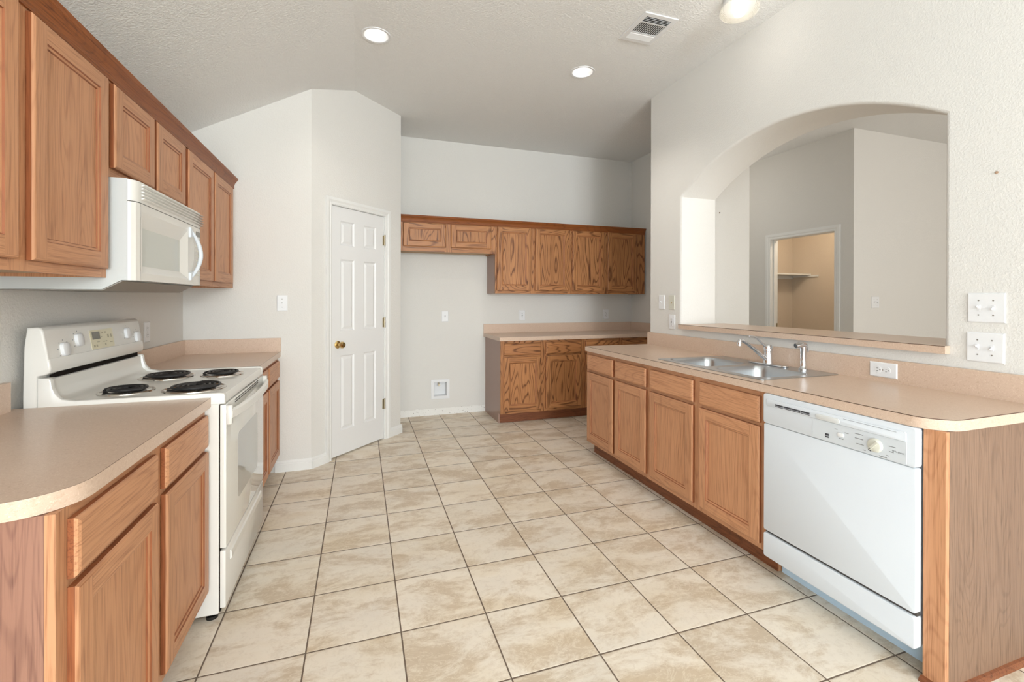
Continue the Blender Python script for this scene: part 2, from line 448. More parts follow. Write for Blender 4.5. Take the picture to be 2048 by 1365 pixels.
bm = B(); box(bm, XL, P1.x, YB+0.0, YB+0.12, 0, ZC); struct('wall_pantry_rear', bm, m_wall, 0)
# back wall of the kitchen alcove: opening for the recessed water box
WBX0, WBX1, WBZ0, WBZ1 = 0.795, 0.940, 0.208, 0.364
bm = B()
box(bm, P1.x, WBX0, YB, YB+0.12, 0, ZC); box(bm, WBX1, XN+0.1, YB, YB+0.12, 0, ZC)
box(bm, WBX0, WBX1, YB, YB+0.12, 0, WBZ0); box(bm, WBX0, WBX1, YB, YB+0.12, WBZ1, ZC)
struct('wall_back', bm, m_wall_scuff, 0)
bm = B(); box(bm, XN, XN+0.10, 3.30, YB, 0, ZC); struct('wall_alcove_right', bm, m_wall, 0)
bm = B(); box(bm, 2.785, XN+0.10, 3.29, 3.40, 0, ZC); struct('wall_return', bm, m_wall, 0)

# thick wall with the arched pass-through
TW = 0.35; AY0, AY1 = 1.283, 3.004; ZS, ZT = 2.112, 2.387; SILL = 1.062
half = (AY1-AY0)/2; rise = ZT-ZS; RAD = (half*half+rise*rise)/(2*rise); AC = (AY0+half, ZT-RAD)
def opening(o):
    hw = half+o; R = RAD+o; a = math.acos(min(1, hw/R)); n = 32
    out = [(AY0-o, SILL), (AY1+o, SILL)]
    for k in range(n+1):
        an = a+(PI-2*a)*k/n; out.append((AC[0]+R*math.cos(an), AC[1]+R*math.sin(an)))
    return out
bm = B()
YW0, YW1 = YR, 3.40
rr = 0.016
def xface(x, o, flip):
    t = bmesh.new(); es = []
    for loop in ([(YW0, 0), (YW1, 0), (YW1, ZC), (YW0, ZC)], opening(o)):
        vv = [t.verts.new((x, y, z)) for y, z in loop]
        es += [t.edges.new((vv[i], vv[(i+1) % len(vv)])) for i in range(len(vv))]
    bmesh.ops.triangle_fill(t, use_beauty=True, use_dissolve=False, edges=es); join(bm, t, 0)
xface(XA, rr, False); xface(XA+TW, rr, True)
prof = [(XA+rr*(1-math.cos(p)), rr*(1-math.sin(p))) for p in [PI/2*k/4 for k in range(5)]]
prof += [(2*XA+TW-x, o) for x, o in prof[::-1]]
rows = [[bm.verts.new((x, y, z)) for y, z in opening(o)] for x, o in prof]
for a, b in zip(rows, rows[1:]):
    for k in range(len(a)): bm.faces.new((a[k], a[(k+1) % len(a)], b[(k+1) % len(a)], b[k]))
bm2 = [(XA, YW1), (XA+TW, YW1), (XA+TW, YW0), (XA, YW0)]
for k in (0, 2):
    a, b = bm2[k], bm2[k+1]
    bm.faces.new([bm.verts.new(p) for p in ((a[0], a[1], 0), (b[0], b[1], 0), (b[0], b[1], ZC), (a[0], a[1], ZC))])
struct('wall_right', bm, m_wall, 50)

# next room, seen through the arch
XB_, YC_ = 4.82, 3.31
dy0, dy1 = 3.480, 4.315
bm = B()
box(bm, XB_, XB_+0.11, YC_+0.11, dy0, 0, ZC); box(bm, XB_, XB_+0.11, dy1, 5.4, 0, ZC); box(bm, XB_, XB_+0.11, dy0, dy1, 2.045, ZC)
struct('wall_living_left', bm, m_wall, 0)
bm = B(); box(bm, XB_+0.0, 7.5, YC_-0.004, YC_+0.11, 0, ZC); struct('wall_living_back', bm, m_wall, 0)
bm = B(); box(bm, 7.5, 7.6, YR, 3.4, 0, ZC); struct('wall_living_right', bm, m_wall, 0)
bm = B(); box(bm, XN+0.1, XB_, 5.28, 5.38, 0, ZC); struct('wall_hall_end', bm, m_wall, 0)
bm = B(); box(bm, XB_+0.11, 6.3, 5.15, 5.25, 0, 2.6); box(bm, 6.2, 6.3, 3.42, 5.15, 0, 2.6); box(bm, XB_+0.11, 6.3, 3.42, 5.25, 2.6, 2.68)
struct('wall_closet', bm, m_closet, 0)
# rear walls with their windows
def rear_wall(name, x0, x1, wx0, wx1, z0=0.4, z1=2.5):
    bm = B(); box(bm, x0, wx0, YR-0.1, YR, 0, ZC); box(bm, wx1, x1, YR-0.1, YR, 0, ZC)
    box(bm, wx0, wx1, YR-0.1, YR, 0, z0); box(bm, wx0, wx1, YR-0.1, YR, z1, ZC)
    return struct(name, bm, m_wall, 0)
rear_wall('wall_rear', -2.4, 2.7, -0.85, 2.15); rear_wall('wall_living_rear', 2.7, 7.6, 3.1, 6.7)
def window(name, x0, x1, z0, z1, n):
    bm = B(); y0, y1 = YR-0.07, YR-0.03
    for i in range(n+1):
        x = x0+(x1-x0)*i/n; box(bm, x-0.025, x+0.025, y0, y1, z0, z1)
    for z in (z0+0.025, (z0+z1)/2, z1-0.025): box(bm, x0, x1, y0, y1, z-0.025, z+0.025)
    struct(name, bm, m_trim, 0)
window('window_1', -0.85, 2.15, 0.4, 2.5, 3); window('window_2', 3.1, 6.7, 0.4, 2.5, 4)

# baseboards
def baseboard(name, a, b, extra=0):
    """from a to b; room on the right-hand side of a->b"""
    a, b = Vector(a), Vector(b); d = (b-a); L = d.length; an = math.atan2(d.y, d.x)
    bm = B(); prism(bm, [(0, 0), (-0.015, 0), (-0.015, 0.055), (-0.011, 0.060), (-0.011, 0.070), (-0.004, 0.082), (0, 0.082)], 'x', -extra, L+extra)
    o = struct(name, bm, m_trim, 30); o.location = (a.x, a.y, 0); o.rotation_euler = (0, 0, an)
dirv = (P1-P0).normalized()
baseboard('baseboard_back_left', (-0.585, YS), (P0.x+0.006, YS))
baseboard('baseboard_pantry_left', (P0.x, P0.y), P0.xy+dirv.xy*0.145)
baseboard('baseboard_pantry_right', P0.xy+dirv.xy*0.862, P1.xy+dirv.xy*0.011)

# pantry door
dr = bpy.data.objects.new('door_1', None); COL.objects.link(dr); dr.location = P0; dr.rotation_euler = (0, 0, DA)
dr['kind'] = 'structure'; dr['label'] = 'white six-panel pantry door in the angled corner wall'
def casing(bm, a0, a1, zt, w=0.055, t=0.016):
    for lo, hi in ((a0-w, a0), (a1, a1+w)):
        inner_left = hi == a0
        ins = hi if inner_left else lo; out = lo if inner_left else hi; s = 1 if inner_left else -1
        pr = [(ins, 0), (ins, -t*0.55), (ins-s*0.012, -t*0.7), (ins-s*0.020, -t*0.55), (ins-s*0.034, -t), (out, -t), (out, 0)]
        prism(bm, pr, 'z', 0, zt+w-0.0012)
    pr = [(0, zt), (-t*0.55, zt), (-t*0.7, zt+0.012), (-t*0.55, zt+0.020), (-t, zt+0.034), (-t-0.0004, zt+w+0.0006), (0, zt+w+0.0006)]
    prism(bm, pr, 'x', a0-w-0.0006, a1+w+0.0006)
bm = B(); casing(bm, 0.190, 0.815, 2.054); obj('casing', bm, m_trim, dr, smooth=25)
bm = B()
box(bm, s0+0.001, 0.196, 0.0, 0.10, 0, 2.054); box(bm, 0.808, s1-0.001, 0.0, 0.10, 0, 2.054); box(bm, s0+0.001, s1-0.001, 0.0, 0.10, 2.050, hz-0.001)
box(bm, 0.196, 0.206, 0.045, 0.09, 0, 2.05); box(bm, 0.798, 0.808, 0.045, 0.09, 0, 2.05)
obj('jamb', bm, m_trim, dr)
def raised_panel_door(bm, x0, x1, z0, z1, cols, rowz, y=0.006, t=0.035):
    """slab with recessed moulded panels on the face at y (facing -y)"""
    xs = [x0]+[v for c in cols for v in c]+[x1]; zs = [z0]+[v for r in rowz for v in r]+[z1]
    def q(a, b, c, d): bm.faces.new([bm.verts.new(p) for p in (a, b, c, d)])
    for i in range(len(xs)-1):
        for j in range(len(zs)-1):
            X0, X1, Z0, Z1 = xs[i], xs[i+1], zs[j], zs[j+1]
            if i % 2 == 1 and j % 2 == 1:
                rings = [(0, y), (0.010, y+0.009), (0.016, y+0.009), (0.034, y+0.002), (0.036, y+0.002)]
                L = [[bm.verts.new(p) for p in ((X0+s, yy, Z0+s), (X1-s, yy, Z0+s), (X1-s, yy, Z1-s), (X0+s, yy, Z1-s))] for s, yy in rings]
                for a, b in zip(L, L[1:]):
                    for k in range(4): bm.faces.new((a[k], a[(k+1) % 4], b[(k+1) % 4], b[k]))
                bm.faces.new(L[-1])
            else: q((X0, y, Z0), (X1, y, Z0), (X1, y, Z1), (X0, y, Z1))
    box(bm, x0, x1, y+0.012, y+t, z0, z1)
    for (a, b) in (((x0, z0), (x1, z0)), ((x1, z0), (x1, z1)), ((x1, z1), (x0, z1)), ((x0, z1), (x0, z0))):
        q((a[0], y, a[1]), (b[0], y, b[1]), (b[0], y+0.013, b[1]), (a[0], y+0.013, a[1]))
bm = B(); raised_panel_door(bm, 0.199, 0.805, 0.013, 2.047, [(0.293, 0.443), (0.552, 0.702)], [(0.212, 0.828), (1.030, 1.620), (1.735, 1.935)])
obj('door_panel', bm, m_door, dr, smooth=20, recalc=True)
bm = B()
R90 = Matrix.Rotation(PI/2, 4, 'X')   # +z -> -y
lathe(bm, [(0.0, -0.001), (0.031, 0.0), (0.031, 0.004), (0.024, 0.009), (0.013, 0.012), (0.011, 0.030), (0.020, 0.036), (0.027, 0.047), (0.027, 0.058), (0.021, 0.067), (0.010, 0.070), (0, 0.068)], (0.262, 0.006, 0.921), R90)
obj('knob', bm, m_brass, dr)
for z in (0.326, 1.078, 1.83):
    bm = B(); cyl(bm, (0.8065, -0.004, z), 0.0065, 0.09, 'z', 12); cyl(bm, (0.8065, -0.004, z+0.048), 0.008, 0.006, 'z', 12)
    box(bm, 0.787, 0.8065, 0.003, 0.0065, z-0.044, z+0.044); obj('hinge', bm, m_hinge, dr)

# closet door frame in the next room (opening only)
dr = bpy.data.objects.new('door_2', None); COL.objects.link(dr); dr.location = (XB_, 5.0, 0); dr.rotation_euler = (0, 0, -PI/2)
dr['kind'] = 'structure'; dr['label'] = 'white cased closet doorway seen through the arch'
bm = B(); casing(bm, 5.0-4.298, 5.0-3.500, 2.030, 0.062, 0.018); obj('casing', bm, m_trim, dr, smooth=25)
bm = B(); a, b = 5.0-4.314, 5.0-3.481
box(bm, a, a+0.018, -0.001, 0.112, 0, 2.044); box(bm, b-0.018, b, -0.001, 0.112, 0, 2.044); box(bm, a, b, -0.001, 0.112, 2.028, 2.044)
box(bm, a+0.018, a+0.029, 0.04, 0.075, 0, 2.03); box(bm, b-0.029, b-0.018, 0.04, 0.075, 0, 2.03)
obj('jamb', bm, m_trim, dr)
bm = B(); box(bm, a+0.016, a+0.022, 0.080, 0.107, 0.94, 1.0); obj('strike_plate', bm, m_hinge, dr)
# closet shelf
t = thing('closet_shelf', 'white wall shelf inside the dim closet beyond the arch', 'shelf', (5.6, 5.15, 1.63))
bm = B(); box(bm, -0.66, 0.60, -0.30, 0, 0.018, 0.036); obj('board', bm, m_trim, t)
bm = B(); box(bm, -0.66, 0.60, -0.018, 0, -0.03, 0.017); box(bm, 0.580, 0.599, -0.42, -0.02, -0.008, 0.017); obj('cleat', bm, m_trim, t)

# ------------------------------------------------------------------ cabinets
GAP = 0.0008
def door_front(parent, x0, x1, z0, z1, mz, mx, fwid=0.056, t=0.019, y=-0.020):
    """frame (a part) + recessed flat panel (sub-part)"""
    bm = B(); yf = y; yb = y+t
    c = 0.008; L = lambda s, yy: [(x0+s, yy, z0+s), (x1-s, yy, z0+s), (x1-s, yy, z1-s), (x0+s, yy, z1-s)]
    def ring(a, ya, b, yb_, mi=None):
        A, Bq = L(a, ya), L(b, yb_)
        for k in range(4):
            f = bm.faces.new([bm.verts.new(p) for p in (A[k], A[(k+1) % 4], Bq[(k+1) % 4], Bq[k])])
            f.material_index = mi if mi is not None else (1 if k in (0, 2) else 0)
    ring(0, yb, 0, yf+0.006, 2); ring(0, yf+0.006, c*0.45, yf+0.0016); ring(c*0.45, yf+0.0016, c, yf)
    w = fwid
    def quad(a, b, cc, d, mi):
        f = bm.faces.new([bm.verts.new((p[0], yf, p[1])) for p in ((a, cc), (b, cc), (b, d), (a, d))]); f.material_index = mi
    quad(x0+c, x0+w, z0+c, z1-c, 0); quad(x1-w, x1-c, z0+c, z1-c, 0)
    quad(x0+w, x1-w, z0+c, z0+w, 1); quad(x0+w, x1-w, z1-w, z1-c, 1)
    ring(w, yf, w+0.003, yf+0.004, 2); ring(w+0.003, yf+0.004, w+0.010, yf+0.0055); ring(w+0.010, yf+0.0055, w+0.013, yf+0.0095, 2)
    f = bm.faces.new([bm.verts.new(p) for p in L(0, yb)])
    o = obj('door', bm, [mz, mx, m_edge], parent, smooth=0, recalc=False)
    # fix normals against the centre (convex enough)
    bm = B(); box(bm, x0+w+0.0125, x1-w-0.0125, yf+0.0093, yf+0.014, z0+w+0.0125, z1-w-0.0125)
    obj('panel', bm, mz, o, smooth=0)
    return o
def drawer_front(parent, x0, x1, z0, z1, mx, t=0.019, y=-0.020, name='drawer_front'):
    bm = B(); yf = y; yb = y+t; rings = [(0, yb), (0, yf+0.008), (0.004, yf+0.003), (0.011, yf)]
    L = [[bm.verts.new(p) for p in ((x0+s, yy, z0+s), (x1-s, yy, z0+s), (x1-s, yy, z1-s), (x0+s, yy, z1-s))] for s, yy in rings]
    bm.faces.new(L[0])
    for a, b in zip(L, L[1:]):
        for k in range(4):
            f = bm.faces.new((a[k], a[(k+1) % 4], b[(k+1) % 4], b[k])); f.material_index = 1 if a is L[0] else 0
    bm.faces.new(L[-1])
    return obj(name, bm, [mx, m_edgex], parent, smooth=0)
def face_frame(parent, stiles, rails, mz, mx, t=0.019):
    bm = B()
    for x0, x1, z0, z1 in stiles: box(bm, x0, x1, 0, t, z0, z1, mi=0)
    for x0, x1, z0, z1 in rails: box(bm, x0, x1, 0.0, t, z0, z1, mi=1)
    return obj('face_frame', bm, [mz, mx], parent, smooth=0)
def base_cabinet(label, loc, rotz, w, d, bays, mz, mx, group, left=None, right=None, toe_left=0.0, zt=0.862, dz=(0.710, 0.836), oz_=(0.135, 0.692), lm=0.0, rm=0.0, name='base_cabinet', fz=0.105):
    """bays: [(x0,x1)] door fronts; face at local y=0"""
    t = thing(name, label, 'cabinet', loc, rotz, group)
    edges = [0]+[v for b in bays for v in b]+[w]
    st = []
    for i in range(0, len(edges), 2): st.append((edges[i]-(0.0 if i == 0 else -0.008), edges[i+1]+(0 if i+1 == len(edges)-1 else -0.008)+0.0, fz, zt))
    st = []; e = [0]+[v for b in bays for v in b]+[w]
    for i in range(0, len(e), 2):
        a = e[i]-0.010 if False else e[i]; 
        st.append((0 if i == 0 else e[i]-0.012, w if i+1 == len(e)-1 else e[i+1]+0.012, fz, zt))
    st[0] = (0, e[1]+0.012, fz, zt); st[-1] = (e[-2]-0.012, w, fz, zt)
    for i in range(1, len(st)-1): st[i] = (e[2*i]-0.012, e[2*i+1]+0.012, fz, zt)
    rl = []
    for (a, b) in bays:
        for z0, z1 in ((fz, oz_[0]+0.012), (oz_[1]-0.012, dz[0]+0.012), (dz[1]-0.012, zt)):
            rl.append((a+0.012, b-0.012, z0, z1))
    face_frame(t, st, rl, mz, mx)
    bm = B(); p = 0.016; y0 = 0.0195
    for x in (0.0, w-p):   # side panels notched for the toe space
        prism(bm, [(y0, fz), (0.078, fz), (0.078, 0.0), (d, 0.0), (d, zt), (y0, zt)], 'x', x, x+p, mi=(1 if x == 0 else 2))
    box(bm, p, w-p, y0, d, fz, fz+0.016, mi=0); box(bm, p, w-p, d-0.008, d, fz+0.016, zt, mi=0)
    box(bm, p, w-p, 0.10, d-0.008, 0.44, 0.456, mi=0) if name != 'sink_base_cabinet' else None
    obj('carcass', bm, [m_inside, left or mz, right or mz], t, smooth=0)
    bm = B(); box(bm, 0.0005 if left is None else p, w-0.0005, 0.0705, 0.0775, 0.0, fz); obj('toe_kick', bm, m_toe, t, smooth=0)
    for (a, b) in bays:
        door_front(t, a, b, oz_[0], oz_[1], mz, mx)
        drawer_front(t, a, b, dz[0], dz[1], mx)
    return t
def wall_cabinet(label, loc, rotz, w, d, z0, z1, bays, mz, mx, group, dz, left=None, right=None, name='wall_cabinet'):
    t = thing(name, label, 'cabinet', loc, rotz, group)
    e = [0]+[v for b in bays for v in b]+[w]; st = []
    for i in range(0, len(e), 2):
        st.append((0 if i == 0 else e[i]-0.012, w if i+1 == len(e)-1 else e[i+1]+0.012, z0, z1))
    rl = []
    for a, b in bays: rl += [(a+0.012, b-0.012, z0, dz[0]+0.012), (a+0.012, b-0.012, dz[1]-0.012, z1)]
    face_frame(t, st, rl, mz, mx)
    bm = B(); p = 0.016; y0 = 0.0195
    for x in (0.0, w-p): box(bm, x, x+p, y0, d, z0, z1, mi=(1 if x == 0 else 2))
    box(bm, p, w-p, y0, d, z0+0.012, z0+0.026, mi=0); box(bm, p, w-p, y0, d, z1-0.016, z1, mi=0); box(bm, p, w-p, d-0.006, d, z0+0.026, z1-0.016, mi=0)
    obj('carcass', bm, [m_inside, left or mz, right or mz], t, smooth=0)
    for a, b in bays: door_front(t, a, b, dz[0], dz[1], mz, mx)
    return t
RL, RR = PI/2, -PI/2     # left run faces +X, right run faces -X

# --- right run (peninsula)
XF = 1.825
GRR = 'base cabinets of the sink run'
base_cabinet('oak base cabinet at the far end of the sink run, two narrow doors', (XF, 3.425, 0), RR, 0.865, 0.585,
             [(0.030, 0.432), (0.462, 0.846)], oz, ox, GRR)
base_cabinet('oak sink base cabinet next to the white dishwasher, two wide doors', (XF, 2.5595, 0), RR, 0.9135, 0.585,
             [(0.022, 0.430), (0.480, 0.886)], oz, ox, GRR, name='sink_base_cabinet')
t = thing('end_panel', 'tall oak end filler and side panel right of the dishwasher', 'cabinet panel', (XF, 1.018, 0), RR)
bm = B(); box(bm, 0.0, 0.062, 0, 0.019, 0.0, 0.862); obj('stile', bm, oz, t, smooth=0)
bm = B(); box(bm, 0.050, 0.0625, 0.0195, 0.585, 0.0, 0.862); obj('side_panel', bm, m_panel_r, t, smooth=0)
bm = B(); prof_ = [(0, 0), (-0.016, 0), (-0.014, 0.009), (-0.008, 0.015), (0, 0.018)]
prism(bm, prof_, 'x', -0.004, 0.078)
for k in range(1): prism(bm, [(0.0625, 0), (0.0785, 0), (0.0765, 0.009), (0.0705, 0.015), (0.0625, 0.018)], 'y', -0.0, 0.585)
obj('shoe_moulding', bm, m_toe, t, smooth=0)

# --- left run
base_cabinet('oak base cabinet in the near left foreground with rosy side panel', (-0.578, 1.163, 0), RL, 0.937, 0.585,
             [(0.035, 0.448), (0.508, 0.922)], oz, ox, 'base cabinets of the range run', left=m_panel_l)
base_cabinet('oak base cabinet between the range and the light switch wall', (-0.572, 2.885, 0), RL, 0.883, 0.590,
             [(0.030, 0.418), (0.462, 0.858)], oz, ox, 'base cabinets of the range run')
# --- back run
base_cabinet('bold grained oak base cabinet standing beside the refrigerator gap', (1.385, 4.465, 0), 0, 0.945, 0.598,
             [(0.033, 0.445), (0.500, 0.917)], bz, bx, 'base cabinets of the far wall', left=m_side_lam)
base_cabinet('bold grained oak base cabinet in the far corner, half hidden by the sink run', (2.331, 4.465, 0), 0, 0.995, 0.598,
             [(0.022, 0.435), (0.485, 0.900)], bz, bx, 'base cabinets of the far wall')
# --- left uppers
XU = -0.862
GU = 'wall cabinets above the range run'
wall_cabinet('tall oak wall cabinet left of the microwave, nearest the camera', (XU, 1.105, 0), RL, 0.915, 0.302, 1.372, 2.125,
             [(0.030, 0.441), (0.495, 0.893)], oz, ox, GU, (1.402, 2.082))
wall_cabinet('short oak wall cabinet directly above the white microwave', (XU, 2.021, 0), RL, 0.758, 0.302, 1.738, 2.125,
             [(0.020, 0.364), (0.394, 0.738)], oz, ox, GU, (1.775, 2.082))
wall_cabinet('tall oak wall cabinet right of the microwave, against the switch wall', (XU, 2.780, 0), RL, 0.988, 0.302, 1.372, 2.125,
             [(0.026, 0.456), (0.492, 0.910)], oz, ox, GU, (1.402, 2.082))
# --- back uppers
YU = 4.735
GB = 'wall cabinets on the far wall'
wall_cabinet('short wide oak wall cabinet above the empty refrigerator gap', (0.388, YU, 0), 0, 1.016, 0.327, 1.784, 2.12,
             [(0.040, 0.478), (0.530, 0.968)], bz, bx, GB, (1.832, 2.078))
wall_cabinet('tall oak wall cabinet on the far wall, beside the short refrigerator cabinet', (1.405, YU, 0), 0, 0.900, 0.327, 1.355, 2.12,
             [(0.018, 0.412), (0.461, 0.875)], bz, bx, GB, (1.388, 2.082), left=m_side_lam)
wall_cabinet('tall oak wall cabinet on the far wall, in the right hand corner', (2.306, YU, 0), 0, 0.996, 0.327, 1.355, 2.12,
             [(0.018, 0.432), (0.476, 0.872)], bz, bx, GB, (1.388, 2.082))
# --- crown mouldings (profile: y out, z)
CR = [(0.001, 2.090), (-0.006, 2.090), (-0.008, 2.098), (-0.005, 2.104), (-0.006, 2.108), (-0.011, 2.126), (-0.020, 2.140), (-0.025, 2.146), (-0.027, 2.147), (-0.029, 2.153), (-0.033, 2.162), (0.001, 2.162)]
CR = [(y-0.0015 if y < 0 else -0.0015, z) for y, z in CR]
bm = B(); prism(bm, CR, 'x', 0, 2.664)
tag(obj('crown_moulding', bm, cx_, None, (XU, 1.104, 0), RL, smooth=20), 'dark stained crown moulding along the top of the range run wall cabinets', 'moulding', 'crown mouldings')
bm = B(); prism(bm, [(y, z-0.012) for y, z in CR], 'x', 0, 2.914)
tag(obj('crown_moulding', bm, cx_, None, (0.388, YU, 0), 0, smooth=20), 'dark stained crown moulding along the top of the far wall cabinets', 'moulding', 'crown mouldings')

# ------------------------------------------------------------------ worktops
ZT0, ZT1 = 0.863, 0.901
def seam(parent, path):
    bm = B()
    for a, b in zip(path, path[1:]):
        a, b = Vector(a), Vector(b); d = (b-a).normalized(); n = Vector((d.y, -d.x))*0.0006
        q = [bm.verts.new((p.x+s*n.x, p.y+s*n.y, z)) for p, s, z in ((a, 1, ZT1-0.0022), (b, 1, ZT1-0.0022), (b, 1, ZT1+0.0002), (a, 1, ZT1+0.0002))]
        bm.faces.new(q)
        q = [bm.verts.new((p.x+s*n.x, p.y+s*n.y, ZT1+0.0003)) for p, s in ((a, 1), (b, 1), (b, -1.4), (a, -1.4))]
        bm.faces.new(q)
    return obj('edge_seam', bm, m_seam, parent, smooth=0)
# near left
XE = -0.558
t = thing('countertop', 'tan speckled laminate countertop in the near left foreground with clipped corner', 'countertop', (XL, 1.15, ZT0), 0, 'laminate countertops')
def rel(pts, o): return [(x-o[0], y-o[1]) for x, y in pts]
path = [(XE, 2.104)]+arc(XE-0.115, 1.262, 0.115, 0, -90, 10)+[(XL+0.001, 1.147)]
bm = B(); holed(bm, [(XL+0.001, 2.104)]+path, [], ZT0, ZT1); o_ = obj('slab', bm, m_lam, t, smooth=30); o_.location = (-XL, -1.15, -ZT0)
bm = B(); box(bm, XL+0.001, XL+0.021, 1.147, 2.062, ZT1, 1.003); o_ = obj('backsplash', bm, m_lam, t, smooth=0); o_.location = (-XL, -1.15, -ZT0)
o_ = seam(t, path[:-1]); o_.location = (-XL, -1.15, -ZT0)
# far left
XE2 = -0.550
t = thing('countertop', 'tan laminate countertop in the corner beyond the range', 'countertop', (XL, 2.88, ZT0), 0, 'laminate countertops')
bm = B(); box(bm, XL+0.001, XE2, 2.884, YS-0.001, ZT0, ZT1); o_ = obj('slab', bm, m_lam, t, smooth=0); o_.location = (-XL, -2.88, -ZT0)
bm = B(); box(bm, XL+0.001, XL+0.020, 2.884, YS-0.020, ZT1, 1.003); box(bm, XL+0.001, XE2+0.003, YS-0.020, YS-0.001, ZT1, 1.003)
o_ = obj('backsplash', bm, m_lam, t, smooth=0); o_.location = (-XL, -2.88, -ZT0)
o_ = seam(t, [(XE2, YS-0.001), (XE2, 2.884)]); o_.location = (-XL, -2.88, -ZT0)
# back
t = thing('countertop', 'tan laminate countertop against the far wall with backsplash on two sides', 'countertop', (1.36, 4.43, ZT0), 0, 'laminate countertops')
bm = B(); box(bm, 1.362, XN-0.001, 4.428, YB-0.001, ZT0, ZT1); o_ = obj('slab', bm, m_lam, t, smooth=0); o_.location = (-1.36, -4.43, -ZT0)
bm = B(); box(bm, 1.362, XN-0.020, YB-0.020, YB-0.001, ZT1, 1.006); box(bm, XN-0.020, XN-0.001, 4.428, YB-0.001, ZT1, 1.006)
o_ = obj('backsplash', bm, m_lam, t, smooth=0); o_.location = (-1.36, -4.43, -ZT0)
# right with sink cut-out
XE3 = 1.802
SX0, SX1, SY0, SY1 = 1.868, 2.402, 1.714, 2.538
t = thing('countertop', 'tan laminate countertop of the sink run with rounded near corner', 'countertop', (XE3, 0.95, ZT0), 0, 'laminate countertops')
edge = arc(XE3+0.105, 0.948+0.105, 0.105, 270, 180, 10)
out = [(XA-0.001, 3.418), (XE3, 3.418)]+edge[::-1]+[(XA-0.001, 0.948)]
bm = B(); holed(bm, out, [rrect(SX0+0.015, SX1-0.015, SY0+0.015, SY1-0.015, 0.03)], ZT0, ZT1); o_ = obj('slab', bm, m_lam, t, smooth=30); o_.location = (-XE3, -0.95, -ZT0)
bm = B(); box(bm, XA-0.021, XA-0.001, 0.948, 3.418, ZT1, 1.008); o_ = obj('backsplash', bm, m_lam, t, smooth=0); o_.location = (-XE3, -0.95, -ZT0)
o_ = seam(t, [(XE3, 3.418)]+edge[::-1]+[(2.414, 0.948)]); o_.location = (-XE3, -0.95, -ZT0)
# pass-through ledge
t = thing('ledge', 'tan laminate ledge along the bottom of the arched pass-through', 'ledge', (2.64, 1.28, 1.063))
bm = B(); y0, y1 = 1.284, 3.003
prism(bm, [(2.400, 1.262), (XA-0.0005, 1.262), (XA-0.0005, 1.2845), (2.7855, 1.2845), (2.7855, 1.262), (2.88, 1.262), (2.88, 3.02), (2.7855, 3.02), (2.7855, 3.0025), (XA-0.0005, 3.0025), (XA-0.0005, 2.992), (2.400, 2.992)], 'z', 1.0635, 1.098)
o_ = obj('slab', bm, m_lam, t, smooth=0); o_.location = (-2.64, -1.28, -1.063)
bm = B(); box(bm, 2.3993, 2.4003, 1.262, 2.992, 1.0955, 1.0982); o_ = obj('edge_seam', bm, m_seam, t, smooth=0); o_.location = (-2.64, -1.28, -1.063)

# ------------------------------------------------------------------ electric range
RX, RY = -0.532, 2.108
W_ = 0.762
t = thing('electric_range', 'white freestanding electric coil range between the left countertops', 'range', (RX, RY, 0), RL)
bm = B(); box(bm, 0, W_, 0.0, 0.600, 0.025, 0.874, 0.003); obj('body', bm, m_white, t)
for x, y in ((0.03, 0.03), (W_-0.03, 0.03), (0.03, 0.56), (W_-0.03, 0.56)):
    bm = B(); cyl(bm, (x, y, 0.006), 0.021, 0.012, 'z', 20); cyl(bm, (x, y, 0.018), 0.009, 0.02, 'z', 10); obj('foot', bm, m_black, t)
bm = B()
prof_ = [(-0.020, 0.874), (-0.020, 0.904), (-0.016, 0.911), (0.0, 0.912), (0.470, 0.912), (0.510, 0.918), (0.528, 0.935), (0.536, 0.965), (0.538, 0.998), (0.545, 1.003), (0.566, 1.003), (0.566, 0.874)]
prism(bm, prof_, 'x', 0.020, W_-0.020)
rim = [(-0.022, 0.872), (-0.022, 0.908), (-0.016, 0.916), (0.0, 0.918), (0.462, 0.918), (0.500, 0.926), (0.517, 0.945), (0.527, 0.970), (0.530, 0.998), (0.537, 1.006), (0.568, 1.006), (0.568, 0.872)]
prism(bm, rim, 'x', -0.003, 0.021, bev=0.004); prism(bm, rim, 'x', W_-0.021, W_+0.003, bev=0.004)
obj('cooktop', bm, m_white, t, smooth=40)
bm = B(); box(bm, 0.05, W_-0.05, 0.540, 0.56, 1.003, 1.034); obj('vent_gap', bm, m_dark, t, smooth=0)
